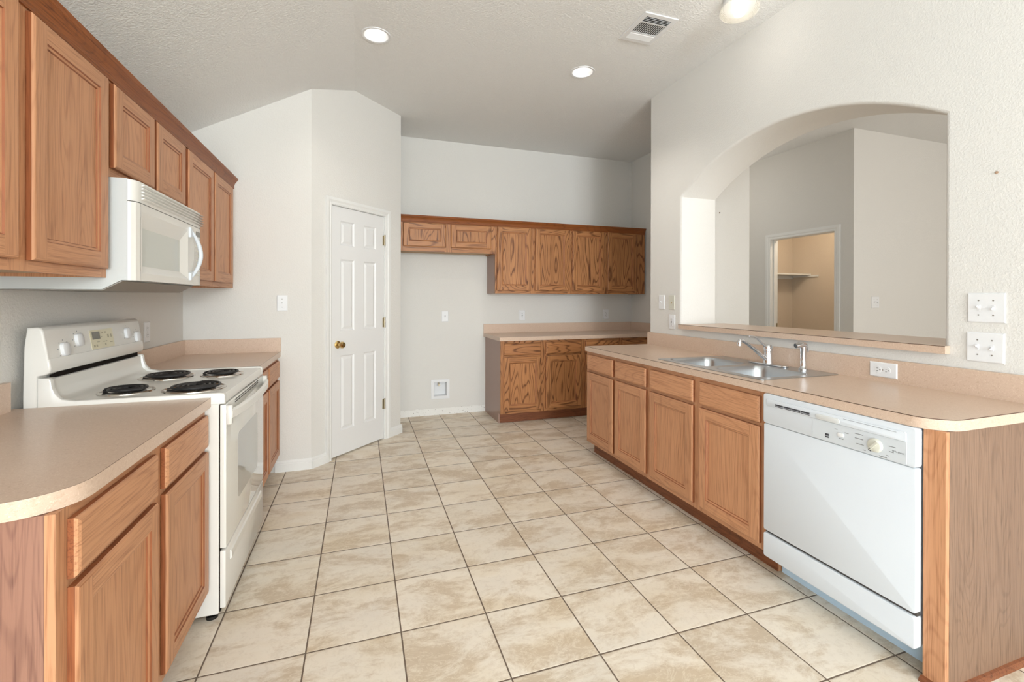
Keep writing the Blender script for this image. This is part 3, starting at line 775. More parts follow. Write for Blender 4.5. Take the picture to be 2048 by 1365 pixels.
# control console
bm = B()
cons = [(0.570, 0.876), (0.570, 1.012), (0.548, 1.016), (0.535, 1.024), (0.531, 1.040), (0.536, 1.075), (0.5385, 1.076), (0.553, 1.176), (0.560, 1.188), (0.570, 1.192), (0.600, 1.190), (0.6085, 1.120), (0.612, 0.95), (0.612, 0.876)]
prism(bm, cons, 'x', 0.0, W_, bev=0.007, seg=3)
con = obj('console', bm, m_white, t, smooth=40)
sl_a = math.atan2(0.553-0.5385, 1.176-1.076)   # backward lean of the face
def on_console(x, z, out=0.0):
    y = 0.5385+(z-1.076)*math.tan(sl_a)
    return Matrix.Translation((x, y-out, z)) @ Matrix.Rotation(-sl_a, 4, 'X')
def knob_sq(bm, Mx, r=0.025, h=0.013):
    tt = bmesh.new(); rows = []
    for s, d in ((1.0, 0.0), (1.0, 0.006), (0.96, h*0.8), (0.80, h), (0.0, h+0.001)):
        if s == 0: rows.append(None); continue
        pts = []
        for k in range(32):
            a = 2*PI*k/32; c, s_ = math.cos(a), math.sin(a); q = (abs(c)**3.2+abs(s_)**3.2)**(-1/3.2)
            pts.append(tt.verts.new((c*q*r*s*0.92, -d, s_*q*r*s*1.05)))
        rows.append(pts)
    rows = rows[:-1]
    for a, b in zip(rows, rows[1:]):
        for k in range(32): tt.faces.new((a[k], a[(k+1) % 32], b[(k+1) % 32], b[k]))
    tt.faces.new(rows[-1]); tt.faces.new(rows[0])
    bmesh.ops.recalc_face_normals(tt, faces=tt.faces[:]); join(bm, tt, 0, Mx)
KN = [(0.102, 1.101), (0.203, 1.128), (0.610, 1.126), (0.708, 1.101)]
for x, z in KN:
    bm = B(); knob_sq(bm, on_console(x, z)); obj('knob', bm, m_plastic, con, smooth=40)
bm = B()
for x, z in KN:
    for k in range(7):
        a = math.radians(-40+k*43); tt = bmesh.new(); bmesh.ops.create_cube(tt, size=1)
        for v in tt.verts: v.co = Vector((v.co.x*0.005, v.co.y*0.0006, v.co.z*0.0035))+Vector((math.cos(a)*0.036, -0.0002, math.sin(a)*0.036))
        join(bm, tt, 0, on_console(x, z))
obj('dial_marks', bm, m_print, con, smooth=0)
def con_box(x0, x1, z0, z1, th, name, mat, par):
    zc = (z0+z1)/2; bm = B(); tt = bmesh.new(); bmesh.ops.create_cube(tt, size=1)
    for v in tt.verts: v.co = Vector((v.co.x*(x1-x0), v.co.y*th, v.co.z*(z1-z0)))
    join(bm, tt, 0, on_console((x0+x1)/2, zc, th/2)); return obj(name, bm, mat, par, smooth=0)
con_box(0.290, 0.475, 1.078, 1.160, 0.0022, 'control_panel', m_cream, con)
con_box(0.303, 0.362, 1.120, 1.152, 0.0034, 'display', m_lcd, con)
bm = B()
for (x, z, w2, h2) in ((0.385, 1.145, .014, .006), (0.41, 1.146, .014, .006), (0.43, 1.128, .012, .014), (0.455, 1.128, .010, .014), (0.31, 1.092, .012, .010), (0.33, 1.092, .010, .010), (0.39, 1.106, .012, .004), (0.41, 1.106, .012, .004), (0.40, 1.093, .01, .008), (0.452, 1.100, .022, .004), (0.345, 1.108, .02, .003), (0.375, 1.128, .01, .003)):
    tt = bmesh.new(); bmesh.ops.create_cube(tt, size=1)
    for v in tt.verts: v.co = Vector((v.co.x*w2, v.co.y*0.0006, v.co.z*h2))
    join(bm, tt, 0, on_console(x, z, 0.0025))
obj('button_print', bm, NT('tan_print', 0.5, 0.3, srgb(176, 168, 142)).m, con, smooth=0)
# burners: local (x along Y-RY, y = RX-X)
for wx, wy, r in ((-0.660, 2.270, 0.094), (-0.905, 2.285, 0.073), (-0.885, 2.645, 0.092), (-0.652, 2.650, 0.073)):
    c = (wy-RY, RX-wx, 0.912)
    bm = B(); lathe(bm, [(r+0.022, 0.0002), (r+0.021, 0.004), (r+0.013, 0.0055), (r+0.008, 0.003), (r*0.7, -0.0005+0.001), (0.02, 0.0008), (0, 0.0008)], c, n=48)
    pan = obj('drip_pan', bm, m_pan, t)
    bm = B(); pts = []; turns = 4 if r > 0.08 else 3.2; N = int(turns*36)
    for k in range(N+1):
        u = k/N; a = u*turns*2*PI; rad = 0.020+(r-0.020)*u
        pts.append((c[0]+rad*math.cos(a), c[1]+rad*math.sin(a), 0.9262))
    tube(bm, pts, 0.0052, 8)
    for k in range(3):
        a = PI/2+k*2*PI/3
        q = [(c[0]+math.cos(a)*0.012, c[1]+math.sin(a)*0.012, 0.918), (c[0]+math.cos(a)*(r+0.006), c[1]+math.sin(a)*(r+0.006), 0.918)]
        tube(bm, q, 0.0028, 6)
    tube(bm, [(pts[-1][0], pts[-1][1], 0.9262), (pts[-1][0]+0.006, pts[-1][1]+0.014, 0.922), (pts[-1][0]+0.01, pts[-1][1]+0.022, 0.914)], 0.0048, 8)
    obj('burner_coil', bm, m_coil, t)
# oven door
bm = B(); box(bm, 0.004, W_-0.004, -0.026, -0.003, 0.287, 0.868, 0.004, seg=2); od = obj('oven_door', bm, m_whiteglass, t)
bm = B(); prism(bm, rrect(0.19, 0.60, 0.41, 0.70, 0.03), 'y', -0.0266, -0.0255); obj('window', bm, m_ovenwin, od, smooth=0)
bm = B()
for i in range(9): box(bm, 0.14+i*0.054, 0.14+i*0.054+0.045, -0.0268, -0.0255, 0.858, 0.862)
for i in range(9): box(bm, 0.14+i*0.054, 0.14+i*0.054+0.045, -0.0268, -0.0255, 0.848, 0.852)
obj('vent_slot', bm, m_slot, od, smooth=0)
bm = B(); n = 20; A = []
pr = []
for k in range(n+1):
    u = k/n; x = 0.004+u*(W_-0.008); out = 0.022+0.030*math.sin(PI*u)**0.6
    pr.append((x, out))
tt = bmesh.new(); rows = []
for x, o1 in pr:
    rows.append([tt.verts.new(p) for p in ((x, -0.026-o1+0.010, 0.806), (x, -0.026-o1, 0.813), (x, -0.026-o1, 0.841), (x, -0.026-o1+0.010, 0.849), (x, -0.026-o1+0.020, 0.841), (x, -0.026-o1+0.020, 0.813))])
for a, b in zip(rows, rows[1:]):
    for k in range(6): tt.faces.new((a[k], a[(k+1) % 6], b[(k+1) % 6], b[k]))
tt.faces.new(rows[0]); tt.faces.new(rows[-1]); join(bm, tt, 0)
box(bm, 0.002, 0.026, -0.046, -0.024, 0.785, 0.864, 0.004); box(bm, W_-0.026, W_-0.002, -0.046, -0.024, 0.785, 0.864, 0.004)
obj('handle', bm, m_white, od, smooth=50)
bm = B(); box(bm, 0.004, W_-0.004, -0.024, -0.003, 0.045, 0.277, 0.004, seg=2)
dw = obj('storage_drawer', bm, m_white, t)
bm = B(); prism(bm, [(-0.024, 0.205), (-0.031, 0.212), (-0.030, 0.240), (-0.024, 0.246)], 'x', 0.07, W_-0.07); obj('pull_lip', bm, m_white, dw, smooth=30)
bm = B(); box(bm, 0.006, 0.012, -0.004, -0.0004, 0.05, 0.865); box(bm, 0.01, W_-0.01, -0.004, -0.0004, 0.03, 0.865); obj('door_gap', bm, m_dark, t, smooth=0)

# ------------------------------------------------------------------ over-the-range microwave
MX, MY = -0.800, 2.022
t = thing('microwave', 'white over-the-range microwave hanging under the short oak cabinet', 'microwave', (MX, MY, 1.33), RL)
WM = 0.757; zb = 1.33
bm = B(); prism(bm, [(0.0, 0.034), (0.018, 0.034), (0.075, 0.0), (0.368, 0.0), (0.368, 0.4065), (0.0, 0.4065)], 'x', 0, WM)
obj('body', bm, NT('microwave_case', 0.3, 0.5, srgb(200, 204, 203)).m, t, smooth=0)
bm = B(); prism(bm, [(0.019, 0.0325), (0.076, -0.0008), (0.365, -0.0008), (0.365, -0.004), (0.075, -0.004), (0.017, 0.030)], 'x', 0.006, WM-0.006)
obj('underside', bm, m_greymetal, t, smooth=0)
front = [(0.0, -0.0006), (0.004, -0.010), (0.016, -0.020), (0.036, -0.025), (0.66, -0.028), (0.715, -0.026), (0.745, -0.016), (0.756, -0.0006)]
def fprism(bm, x0, x1, z0, z1, out=0.0, bev=0.0):
    def yf(x):
        for (xa, ya), (xb, yb) in zip(front, front[1:]):
            if xa <= x <= xb: return ya+(yb-ya)*(x-xa)/(xb-xa)
        return 0
    xs = sorted(set([x0, x1]+[x for x, _ in front if x0 < x < x1]))
    pts = [(x, yf(x)-out) for x in xs]+[(x1, -0.0005), (x0, -0.0005)]
    q = []
    for p in pts:
        if not q or (abs(p[0]-q[-1][0])+abs(p[1]-q[-1][1])) > 1e-5: q.append(p)
    prism(bm, q, 'z', z0, z1, bev=bev)
# vent grille
bm = B(); fprism(bm, 0, WM-0.001, 0.3265, 0.404)
for i in range(5):
    z = 0.338+i*0.0125
    pts = [(-0.026, z), (-0.036, z+0.004), (-0.036, z+0.006), (-0.026, z+0.009)]
    prism(bm, pts, 'x', 0.045, 0.735, bev=0.001)
obj('vent_grille', bm, m_white, t, smooth=40)
# door with recessed window
bm = B(); x0, x1, z0, z1 = 0.0, 0.605, 0.034, 0.3235
wx0, wx1, wz0, wz1 = 0.068, 0.490, 0.092, 0.238
fprism(bm, 0.0, 0.0405, z0, z1)
yo = -0.0255
def q4(bm, P): bm.faces.new([bm.verts.new(p) for p in P])
A = [(0.0405, yo, z0), (x1, yo-0.002, z0), (x1, yo-0.002, z1), (0.0405, yo, z1)]
Bq = [(0.052, yo, z0+0.028), (x1-0.07, yo-0.002, z0+0.028), (x1-0.07, yo-0.002, z1-0.030), (0.052, yo, z1-0.030)]
Cq = [(wx0, -0.006, wz0), (wx1, -0.006, wz0), (wx1, -0.006, wz1), (wx0, -0.006, wz1)]
for P, Q in ((A, Bq), (Bq, Cq)):
    for k in range(4): q4(bm, (P[k], P[(k+1) % 4], Q[(k+1) % 4], Q[k]))
q4(bm, [(A[0][0], -0.0005, z0), (A[1][0], -0.0005, z0), A[1], A[0]]); q4(bm, [(A[3][0], -0.0005, z1), (A[2][0], -0.0005, z1), A[2], A[3]]); q4(bm, [A[1], (x1, -0.0005, z0), (x1, -0.0005, z1), A[2]])
md = obj('door', bm, m_white, t, smooth=0)
bm = B(); box(bm, wx0, wx1, -0.0068, -0.004, wz0, wz1); obj('window', bm, m_mwwin, md, smooth=0)
bm = B()
lathe(bm, [(0.0095, 0.0), (0.0095, 0.0004), (0.0080, 0.0004), (0.0080, 0.0)], (wx0+0.018, -0.0069, wz0+0.022), R90, n=24)
box(bm, wx0+0.0125, wx0+0.0235, -0.0073, -0.0068, wz0+0.021, wz0+0.0235)
obj('badge', bm, m_print, md, smooth=0)
# curved vertical handle
bm = B(); pts = []
for k in range(17):
    u = k/16; z = 0.064+u*0.235; bow = math.sin(PI*u)
    pts.append((0.560+0.055*bow, yo-0.004-0.028*bow**0.8, z))
tube(bm, pts, [0.006+0.004*math.sin(PI*k/16) for k in range(17)], 10)
prism(bm, [(0.545, 0.262), (0.572, 0.268), (0.560, 0.303), (0.545, 0.31)], 'y', yo-0.012, yo+0.001); prism(bm, [(0.545, 0.055), (0.560, 0.060), (0.575, 0.098), (0.545, 0.09)], 'y', yo-0.012, yo+0.001)
obj('handle', bm, m_white_cool, md, smooth=50)
bm = B(); fprism(bm, 0.607, WM-0.001, 0.034, 0.3235); cp = obj('control_panel', bm, m_white, t, smooth=40)
bm = B(); box(bm, 0.645, 0.700, -0.0295, -0.027, 0.278, 0.303); obj('display', bm, m_lcd, cp, smooth=0)
bm = B()
for i in range(8):
    for j in range(3): box(bm, 0.640+j*0.024, 0.640+j*0.024+0.013, -0.0292, -0.0268, 0.082+i*0.024, 0.082+i*0.024+0.007)
obj('button_print', bm, m_ivory, cp, smooth=0)

# ------------------------------------------------------------------ dishwasher
DY = 1.640
t = thing('dishwasher', 'white built-in dishwasher under the sink run countertop', 'dishwasher', (XF, DY, 0), RR)
WD = 0.619; yf = -0.030
bm = B(); box(bm, 0.012, WD-0.012, 0.003, 0.56, 0.105, 0.858); box(bm, 0.03, WD-0.03, 0.12, 0.5, 0.0, 0.105); obj('tub', bm, m_white_cool, t, smooth=0)
bm = B(); prism(bm, rrect(0.003, WD-0.003, 0.226, 0.722, 0.008), 'y', yf+0.002, 0.002, bev=0.003); obj('door', bm, m_white_cool, t)
bm = B()
# control fascia: outer frame with recessed field
px = [0.0, WD]; pz = [0.722, 0.861]
prism(bm, rrect(0.001, WD-0.001, 0.7235, 0.861, 0.012), 'y', yf, 0.002, bev=0.004, seg=3)
fas = obj('control_fascia', bm, m_white_cool, t, smooth=40)
bm = B(); prism(bm, rrect(0.022, WD-0.030, 0.806, 0.840, 0.006), 'y', yf-0.0045, yf+0.001, bev=0.002); obj('upper_band', bm, m_white_cool, fas, smooth=40)
bm = B(); prism(bm, rrect(0.245, WD-0.030, 0.728, 0.805, 0.003), 'y', yf-0.0012, yf+0.001, bev=0.0006); obj('control_field', bm, NT('white_field', 0.3, 0.5, srgb(214, 219, 223)).m, fas, smooth=0)
bm = B()
for i in range(4): box(bm, 0.070+i*0.042, 0.070+i*0.042+0.0395, yf-0.0052, yf-0.003, 0.8165, 0.8235)
for i in range(4): box(bm, 0.070+i*0.042, 0.070+i*0.042+0.0395, yf-0.0052, yf-0.003, 0.8115, 0.8145)
obj('vent_slot', bm, m_printd, fas, smooth=0)
bm = B(); box(bm, 0.375, 0.560, yf-0.0052, yf-0.003, 0.8325, 0.8337); obj('seam_line', bm, m_print, fas, smooth=0)
bm = B(); prism(bm, rrect(0.262, 0.362, 0.807, 0.829, 0.010), 'y', yf-0.0075, yf-0.003, bev=0.003); obj('latch_grip', bm, NT('warm_white_plastic', 0.3, 0.5, srgb(222, 223, 221)).m, fas, smooth=40)
bm = B(); lathe(bm, [(0, -0.001), (0.0255, 0), (0.0250, 0.005), (0.0225, 0.010), (0.021, 0.011), (0, 0.011)], (0.490, yf-0.001, 0.765), R90, n=40)
tt = bmesh.new(); bmesh.ops.create_cube(tt, size=1)
for v in tt.verts: v.co = Vector((v.co.x*0.008, v.co.y*0.008, v.co.z*0.042))
join(bm, tt, 0, Matrix.Translation((0.490, yf-0.013, 0.765)) @ Matrix.Rotation(math.radians(40), 4, 'Y'))
# ridge tilt
kn = obj('dial_knob', bm, m_ivory, fas, smooth=40)
bm = B(); a = math.radians(232); tt = bmesh.new(); bmesh.ops.create_cube(tt, size=1)
for v in tt.verts: v.co = Vector((v.co.x*0.0022, v.co.y*0.001, v.co.z*0.010))
join(bm, tt, 0, Matrix.Translation((0.490+0.0175*math.cos(a), yf-0.0176, 0.765+0.0175*math.sin(a))) @ Matrix.Rotation(math.radians(38), 4, 'Y'))
tt = bmesh.new(); bmesh.ops.create_cube(tt, size=1)
for v in tt.verts: v.co = Vector((v.co.x*0.010, v.co.y*0.001, v.co.z*0.003))
join(bm, tt, 0, Matrix.Translation((0.490+0.031*math.cos(a), yf-0.0016, 0.765+0.031*math.sin(a))) @ Matrix.Rotation(math.radians(30), 4, 'Y'))
obj('pointer_mark', bm, m_printd, fas, smooth=0)
bm = B()
for (x, z, w2) in ((0.432, 0.789, .030), (0.432, 0.772, .030), (0.436, 0.752, .026), (0.545, 0.776, .022), (0.543, 0.757, .014), (0.530, 0.740, .008), (0.515, 0.731, .026), (0.452, 0.735, .008), (0.345, 0.785, .010), (0.386, 0.780, .014), (0.365, 0.752, .018)):
    box(bm, x-w2/2, x+w2/2, yf-0.0018, yf-0.001, z-0.0012, z+0.0012)
obj('dial_print', bm, m_print, fas, smooth=0)
bm = B(); prism(bm, rrect(0.353, 0.377, 0.760, 0.775, 0.004), 'y', yf-0.006, yf-0.001, bev=0.001); obj('rinse_button', bm, m_plastic, fas, smooth=40)
bm = B(); box(bm, 0.301, 0.316, yf-0.0019, yf-0.001, 0.741, 0.747); box(bm, 0.301, 0.316, yf-0.0019, yf-0.001, 0.749, 0.7575)
obj('energy_badge', bm, m_printd, fas, smooth=0)
def text(name, s, size, loc, rot, parent, mat, shear=0.0, ext=0.0003, font_scale=1.0):
    c = bpy.data.curves.new(name, 'FONT'); c.body = s; c.size = size; c.extrude = ext; c.align_x = 'CENTER'; c.align_y = 'CENTER'; c.shear = shear
    o = bpy.data.objects.new(name+'_tmp', c); COL.objects.link(o)
    bpy.context.view_layer.update()
    me = bpy.data.meshes.new_from_object(o.evaluated_get(bpy.context.evaluated_depsgraph_get()))
    bpy.data.objects.remove(o); bpy.data.curves.remove(c)
    me.materials.clear(); me.materials.append(mat); me.name = name
    ob = bpy.data.objects.new(name, me); COL.objects.link(ob); ob.parent = parent; ob.location = loc; ob.rotation_euler = rot
    return ob
text('brand_lettering', 'Whirlpool', 0.0092, (0.562, yf-0.0014, 0.763), (PI/2, 0, 0), fas, m_print, 0.35)
bm = B(); prism(bm, rrect(0.003, WD-0.003, 0.103, 0.214, 0.010), 'y', yf, 0.010, bev=0.005, seg=3); obj('lower_panel', bm, m_white_cool, t, smooth=40)
bm = B(); box(bm, 0.006, WD-0.006, -0.016, 0.0, 0.214, 0.226); obj('gap_strip', bm, m_slot, t, smooth=0)
bm = B(); box(bm, 0.004, WD-0.002, 0.088, 0.096, 0.0, 0.103); obj('kick_plate', bm, m_bluekick, t, smooth=0)

# ------------------------------------------------------------------ sink
t = thing('sink', 'double bowl stainless steel drop-in sink in the right countertop', 'sink', (2.135, 2.126, ZT1))
O = Vector((2.135, 2.126, ZT1))
bm = B()
bowls = [rrect(1.915, 2.262, 1.752, 2.098, 0.06, 8), rrect(1.915, 2.262, 2.154, 2.500, 0.06, 8)]
zr = 0.0035
holed(bm, rel(rrect(SX0, SX1, SY0, SY1, 0.02), O), [rel(b, O) for b in bowls], 0.0008, zr)
deck = obj('rim', bm, m_steel, t, smooth=30)
bm = B()
for i, (a, b, c, d) in enumerate(((1.915, 2.262, 1.752, 2.098), (1.915, 2.262, 2.154, 2.500))):
    rings = [(0.0, zr), (0.003, -0.002), (0.008, -0.020), (0.018, -0.140), (0.028, -0.160), (0.055, -0.172), (0.12, -0.178)]
    R_ = []
    for s, z in rings:
        R_.append([bm.verts.new((x-O.x, y-O.y, z)) for x, y in rrect(a+s, b-s, c+s, d-s, max(0.045, 0.06-s*0.2), 8)])
    for p, q in zip(R_, R_[1:]):
        n = len(p)
        for k in range(n): bm.faces.new((p[k], p[(k+1) % n], q[(k+1) % n], q[k]))
    bm.faces.new(R_[-1])
    ob = obj('bowl', bm, m_steel, t, smooth=60); bm = B()
    lathe(bm, [(0.0, 0.001), (0.020, 0.001), (0.032, 0.004), (0.042, 0.003), (0.043, 0.0)], ((a+b)/2-O.x, (c+d)/2-O.y, -0.1775), n=28); obj('drain', bm, m_chrome, ob, smooth=40); bm = B()
bm.free()
# faucet
FX, FY = 2.335, 2.100
zt = ZT1+0.0042
t = thing('faucet', 'chrome single lever kitchen faucet behind the double sink', 'faucet', (FX, FY, zt))
bm = B(); prism(bm, rrect(-0.026, 0.026, -0.135, 0.135, 0.025, 8), 'z', 0, 0.008, bev=0.003, seg=2); obj('base_plate', bm, m_chrome, t, smooth=40)
bm = B(); lathe(bm, [(0, 0.008), (0.027, 0.008), (0.026, 0.020), (0.023, 0.028), (0.023, 0.078), (0.026, 0.082), (0.026, 0.088), (0.025, 0.108), (0.020, 0.118), (0, 0.121)], n=32); obj('body', bm, m_chrome, t)
bm = B()
d = Vector((-1.0, 0.05, 0)).normalized(); sp = [(0.010, 0.032), (0.05, 0.058), (0.10, 0.095), (0.155, 0.133), (0.185, 0.150), (0.200, 0.1515), (0.208, 0.142), (0.209, 0.120)]
tube(bm, [(d.x*a, d.y*a, z) for a, z in sp], [0.013, 0.0115, 0.0105, 0.010, 0.0105, 0.012, 0.013, 0.013], 14); obj('spout', bm, m_chrome, t, smooth=60)
bm = B(); tube(bm, [(-0.006, 0.0, 0.100), (-0.04, 0.002, 0.128), (-0.085, 0.004, 0.163), (-0.105, 0.005, 0.172), (-0.135, 0.006, 0.174)], [0.012, 0.009, 0.0075, 0.007, 0.007], 12, flat=0.6); obj('lever', bm, m_chrome, t, smooth=60)
# side sprayer
t = thing('sink_sprayer', 'chrome side sprayer standing right of the faucet', 'sprayer', (2.352, 1.884, zt))
bm = B(); lathe(bm, [(0, 0), (0.024, 0), (0.024, 0.006), (0.018, 0.014), (0.0145, 0.020), (0.0135, 0.060), (0.0145, 0.100), (0.017, 0.118), (0.018, 0.130), (0, 0.132)], n=28); obj('body', bm, m_chrome, t)
bm = B(); tube(bm, [(0.022, 0, 0.130), (0.005, 0, 0.138), (-0.020, 0.006, 0.140), (-0.045, 0.010, 0.134)], [0.012, 0.0165, 0.0165, 0.013], 16); obj('spray_head', bm, m_chrome, t, smooth=60)
bm = B(); tube(bm, [(0.018, 0, 0.133), (0.032, -0.002, 0.122), (0.034, -0.003, 0.096)], [0.006, 0.0055, 0.004], 8, flat=0.6); obj('trigger', bm, m_chrome, t, smooth=60)

# ------------------------------------------------------------------ ceiling fittings
def can_light(i, c, label, power=9):
    t = thing('recessed_light', label, 'ceiling light', (c[0], c[1], ZC), 0, 'recessed ceiling lights')
    bm = B(); lathe(bm, [(RC-0.002, 0.004), (RC-0.002, -0.003), (RC+0.004, -0.006), (RC+0.014, -0.005), (RC+0.016, -0.0005)], n=48); obj('trim_ring', bm, m_plastic, t, recalc=False)
    bm = B(); lathe(bm, [(RC-0.0015, 0.0), (RC-0.008, 0.018), (RC-0.009, 0.040), (RC-0.022, 0.062), (RC-0.024, 0.085), (0.0, 0.088)], n=48); obj('baffle', bm, m_plastic, t, recalc=False)
    bm = B(); lathe(bm, [(0.0, 0.052), (0.030, 0.054), (0.045, 0.064), (0.046, 0.080), (0, 0.082)], n=32); obj('bulb', bm, m_bulb, t)
    l = bpy.data.lights.new('can_lamp', 'SPOT'); l.energy = power; l.color = WARM; l.spot_size = 2.2; l.spot_blend = 0.8; l.shadow_soft_size = 0.04
    lo = bpy.data.objects.new('can_lamp', l); COL.objects.link(lo); lo.parent = t; lo.location = (0, 0, -0.012)
can_light(0, CAN[0], 'recessed ceiling light near the pantry, left of the pair')
can_light(1, CAN[1], 'recessed ceiling light over the sink run, right of the pair', 26)
t = thing('dome_light', 'ribbed glass flush ceiling light at the top beside the arch wall', 'ceiling light', (2.115, 2.105, ZC))
bm = B(); lathe(bm, [(0, -0.001), (0.088, -0.001), (0.088, -0.020), (0.078, -0.030), (0.074, -0.030), (0, -0.030)], n=40); obj('canopy', bm, m_plastic, t)
bm = B(); prof_ = [(0.074, -0.026), (0.084, -0.034), (0.100, -0.050), (0.106, -0.066), (0.104, -0.078), (0.094, -0.090), (0.070, -0.100), (0.035, -0.105), (0, -0.106)]
tt = bmesh.new(); n = 96; rows = []
for j, (r, z) in enumerate(prof_[:-1]):
    rows.append([tt.verts.new((r*(1+(0.012 if k % 2 else -0.012)*(j > 0))*math.cos(2*PI*k/n), r*(1+(0.012 if k % 2 else -0.012)*(j > 0))*math.sin(2*PI*k/n), z)) for k in range(n)])
cv = tt.verts.new((0, 0, prof_[-1][1]))
for a, b in zip(rows, rows[1:]):
    for k in range(n): tt.faces.new((a[k], a[(k+1) % n], b[(k+1) % n], b[k]))
for k in range(n): tt.faces.new((rows[-1][k], rows[-1][(k+1) % n], cv))
join(bm, tt, 0); obj('glass_shade', bm, m_glass, t, smooth=0)
bm = B(); lathe(bm, [(0, -0.032), (0.012, -0.034), (0.020, -0.050), (0.030, -0.066), (0.028, -0.082), (0.014, -0.092), (0, -0.094)], n=24); obj('bulb', bm, m_bulb2, t)
l = bpy.data.lights.new('dome_lamp', 'POINT'); l.energy = 0.8; l.color = WARM; l.shadow_soft_size = 0.09
lo = bpy.data.objects.new('dome_lamp', l); COL.objects.link(lo); lo.parent = t; lo.location = (0, 0, -0.20)
# air vent
VX0, VX1, VY0, VY1 = 1.662, 1.905, 2.378, 2.676
t = thing('ceiling_vent', 'white three-way louvred air vent in the ceiling', 'vent', ((VX0+VX1)/2, (VY0+VY1)/2, ZC))
hx, hy = (VX1-VX0)/2, (VY1-VY0)/2
bm = B(); holed(bm, [(-hx, -hy), (hx, -hy), (hx, hy), (-hx, hy)], [[(-hx+0.030, -hy+0.030), (hx-0.030, -hy+0.030), (hx-0.030, hy-0.030), (-hx+0.030, hy-0.030)]], -0.008, -0.0005); obj('frame', bm, m_plastic, t, smooth=0)
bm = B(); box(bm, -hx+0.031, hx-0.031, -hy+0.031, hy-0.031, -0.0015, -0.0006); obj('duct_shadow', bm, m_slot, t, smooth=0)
ix, iy = hx-0.030, hy-0.030
bm = B()
def slat(bm, c, L, axis, tilt, w=0.013):
    tt = bmesh.new(); bmesh.ops.create_cube(tt, size=1)
    for v in tt.verts: v.co = Vector((v.co.x*L, v.co.y*w, v.co.z*0.0012))
    Mx = Matrix.Translation(c) @ (Matrix.Rotation(PI/2, 4, 'Z') if axis == 'y' else Matrix.Identity(4)) @ Matrix.Rotation(tilt, 4, 'X')
    join(bm, tt, 0, Mx)
for k in range(4): slat(bm, (0, -iy+0.010+k*0.014, -0.0065), 2*ix, 'x', 0.75)
for k in range(5): slat(bm, (0, iy-0.008-k*0.013, -0.0065), 2*ix, 'x', -0.65)
ya, yb = -iy+0.062, iy-0.070
for y in (ya-0.003, yb+0.003): box(bm, -ix, ix, y-0.004, y+0.004, -0.0075, -0.002)
for k in range(13): slat(bm, (-ix+0.010+k*(2*ix-0.02)/12, (ya+yb)/2, -0.0065), yb-ya, 'y', -0.45, 0.0095)
obj('louvres', bm, m_plastic, t, smooth=0)

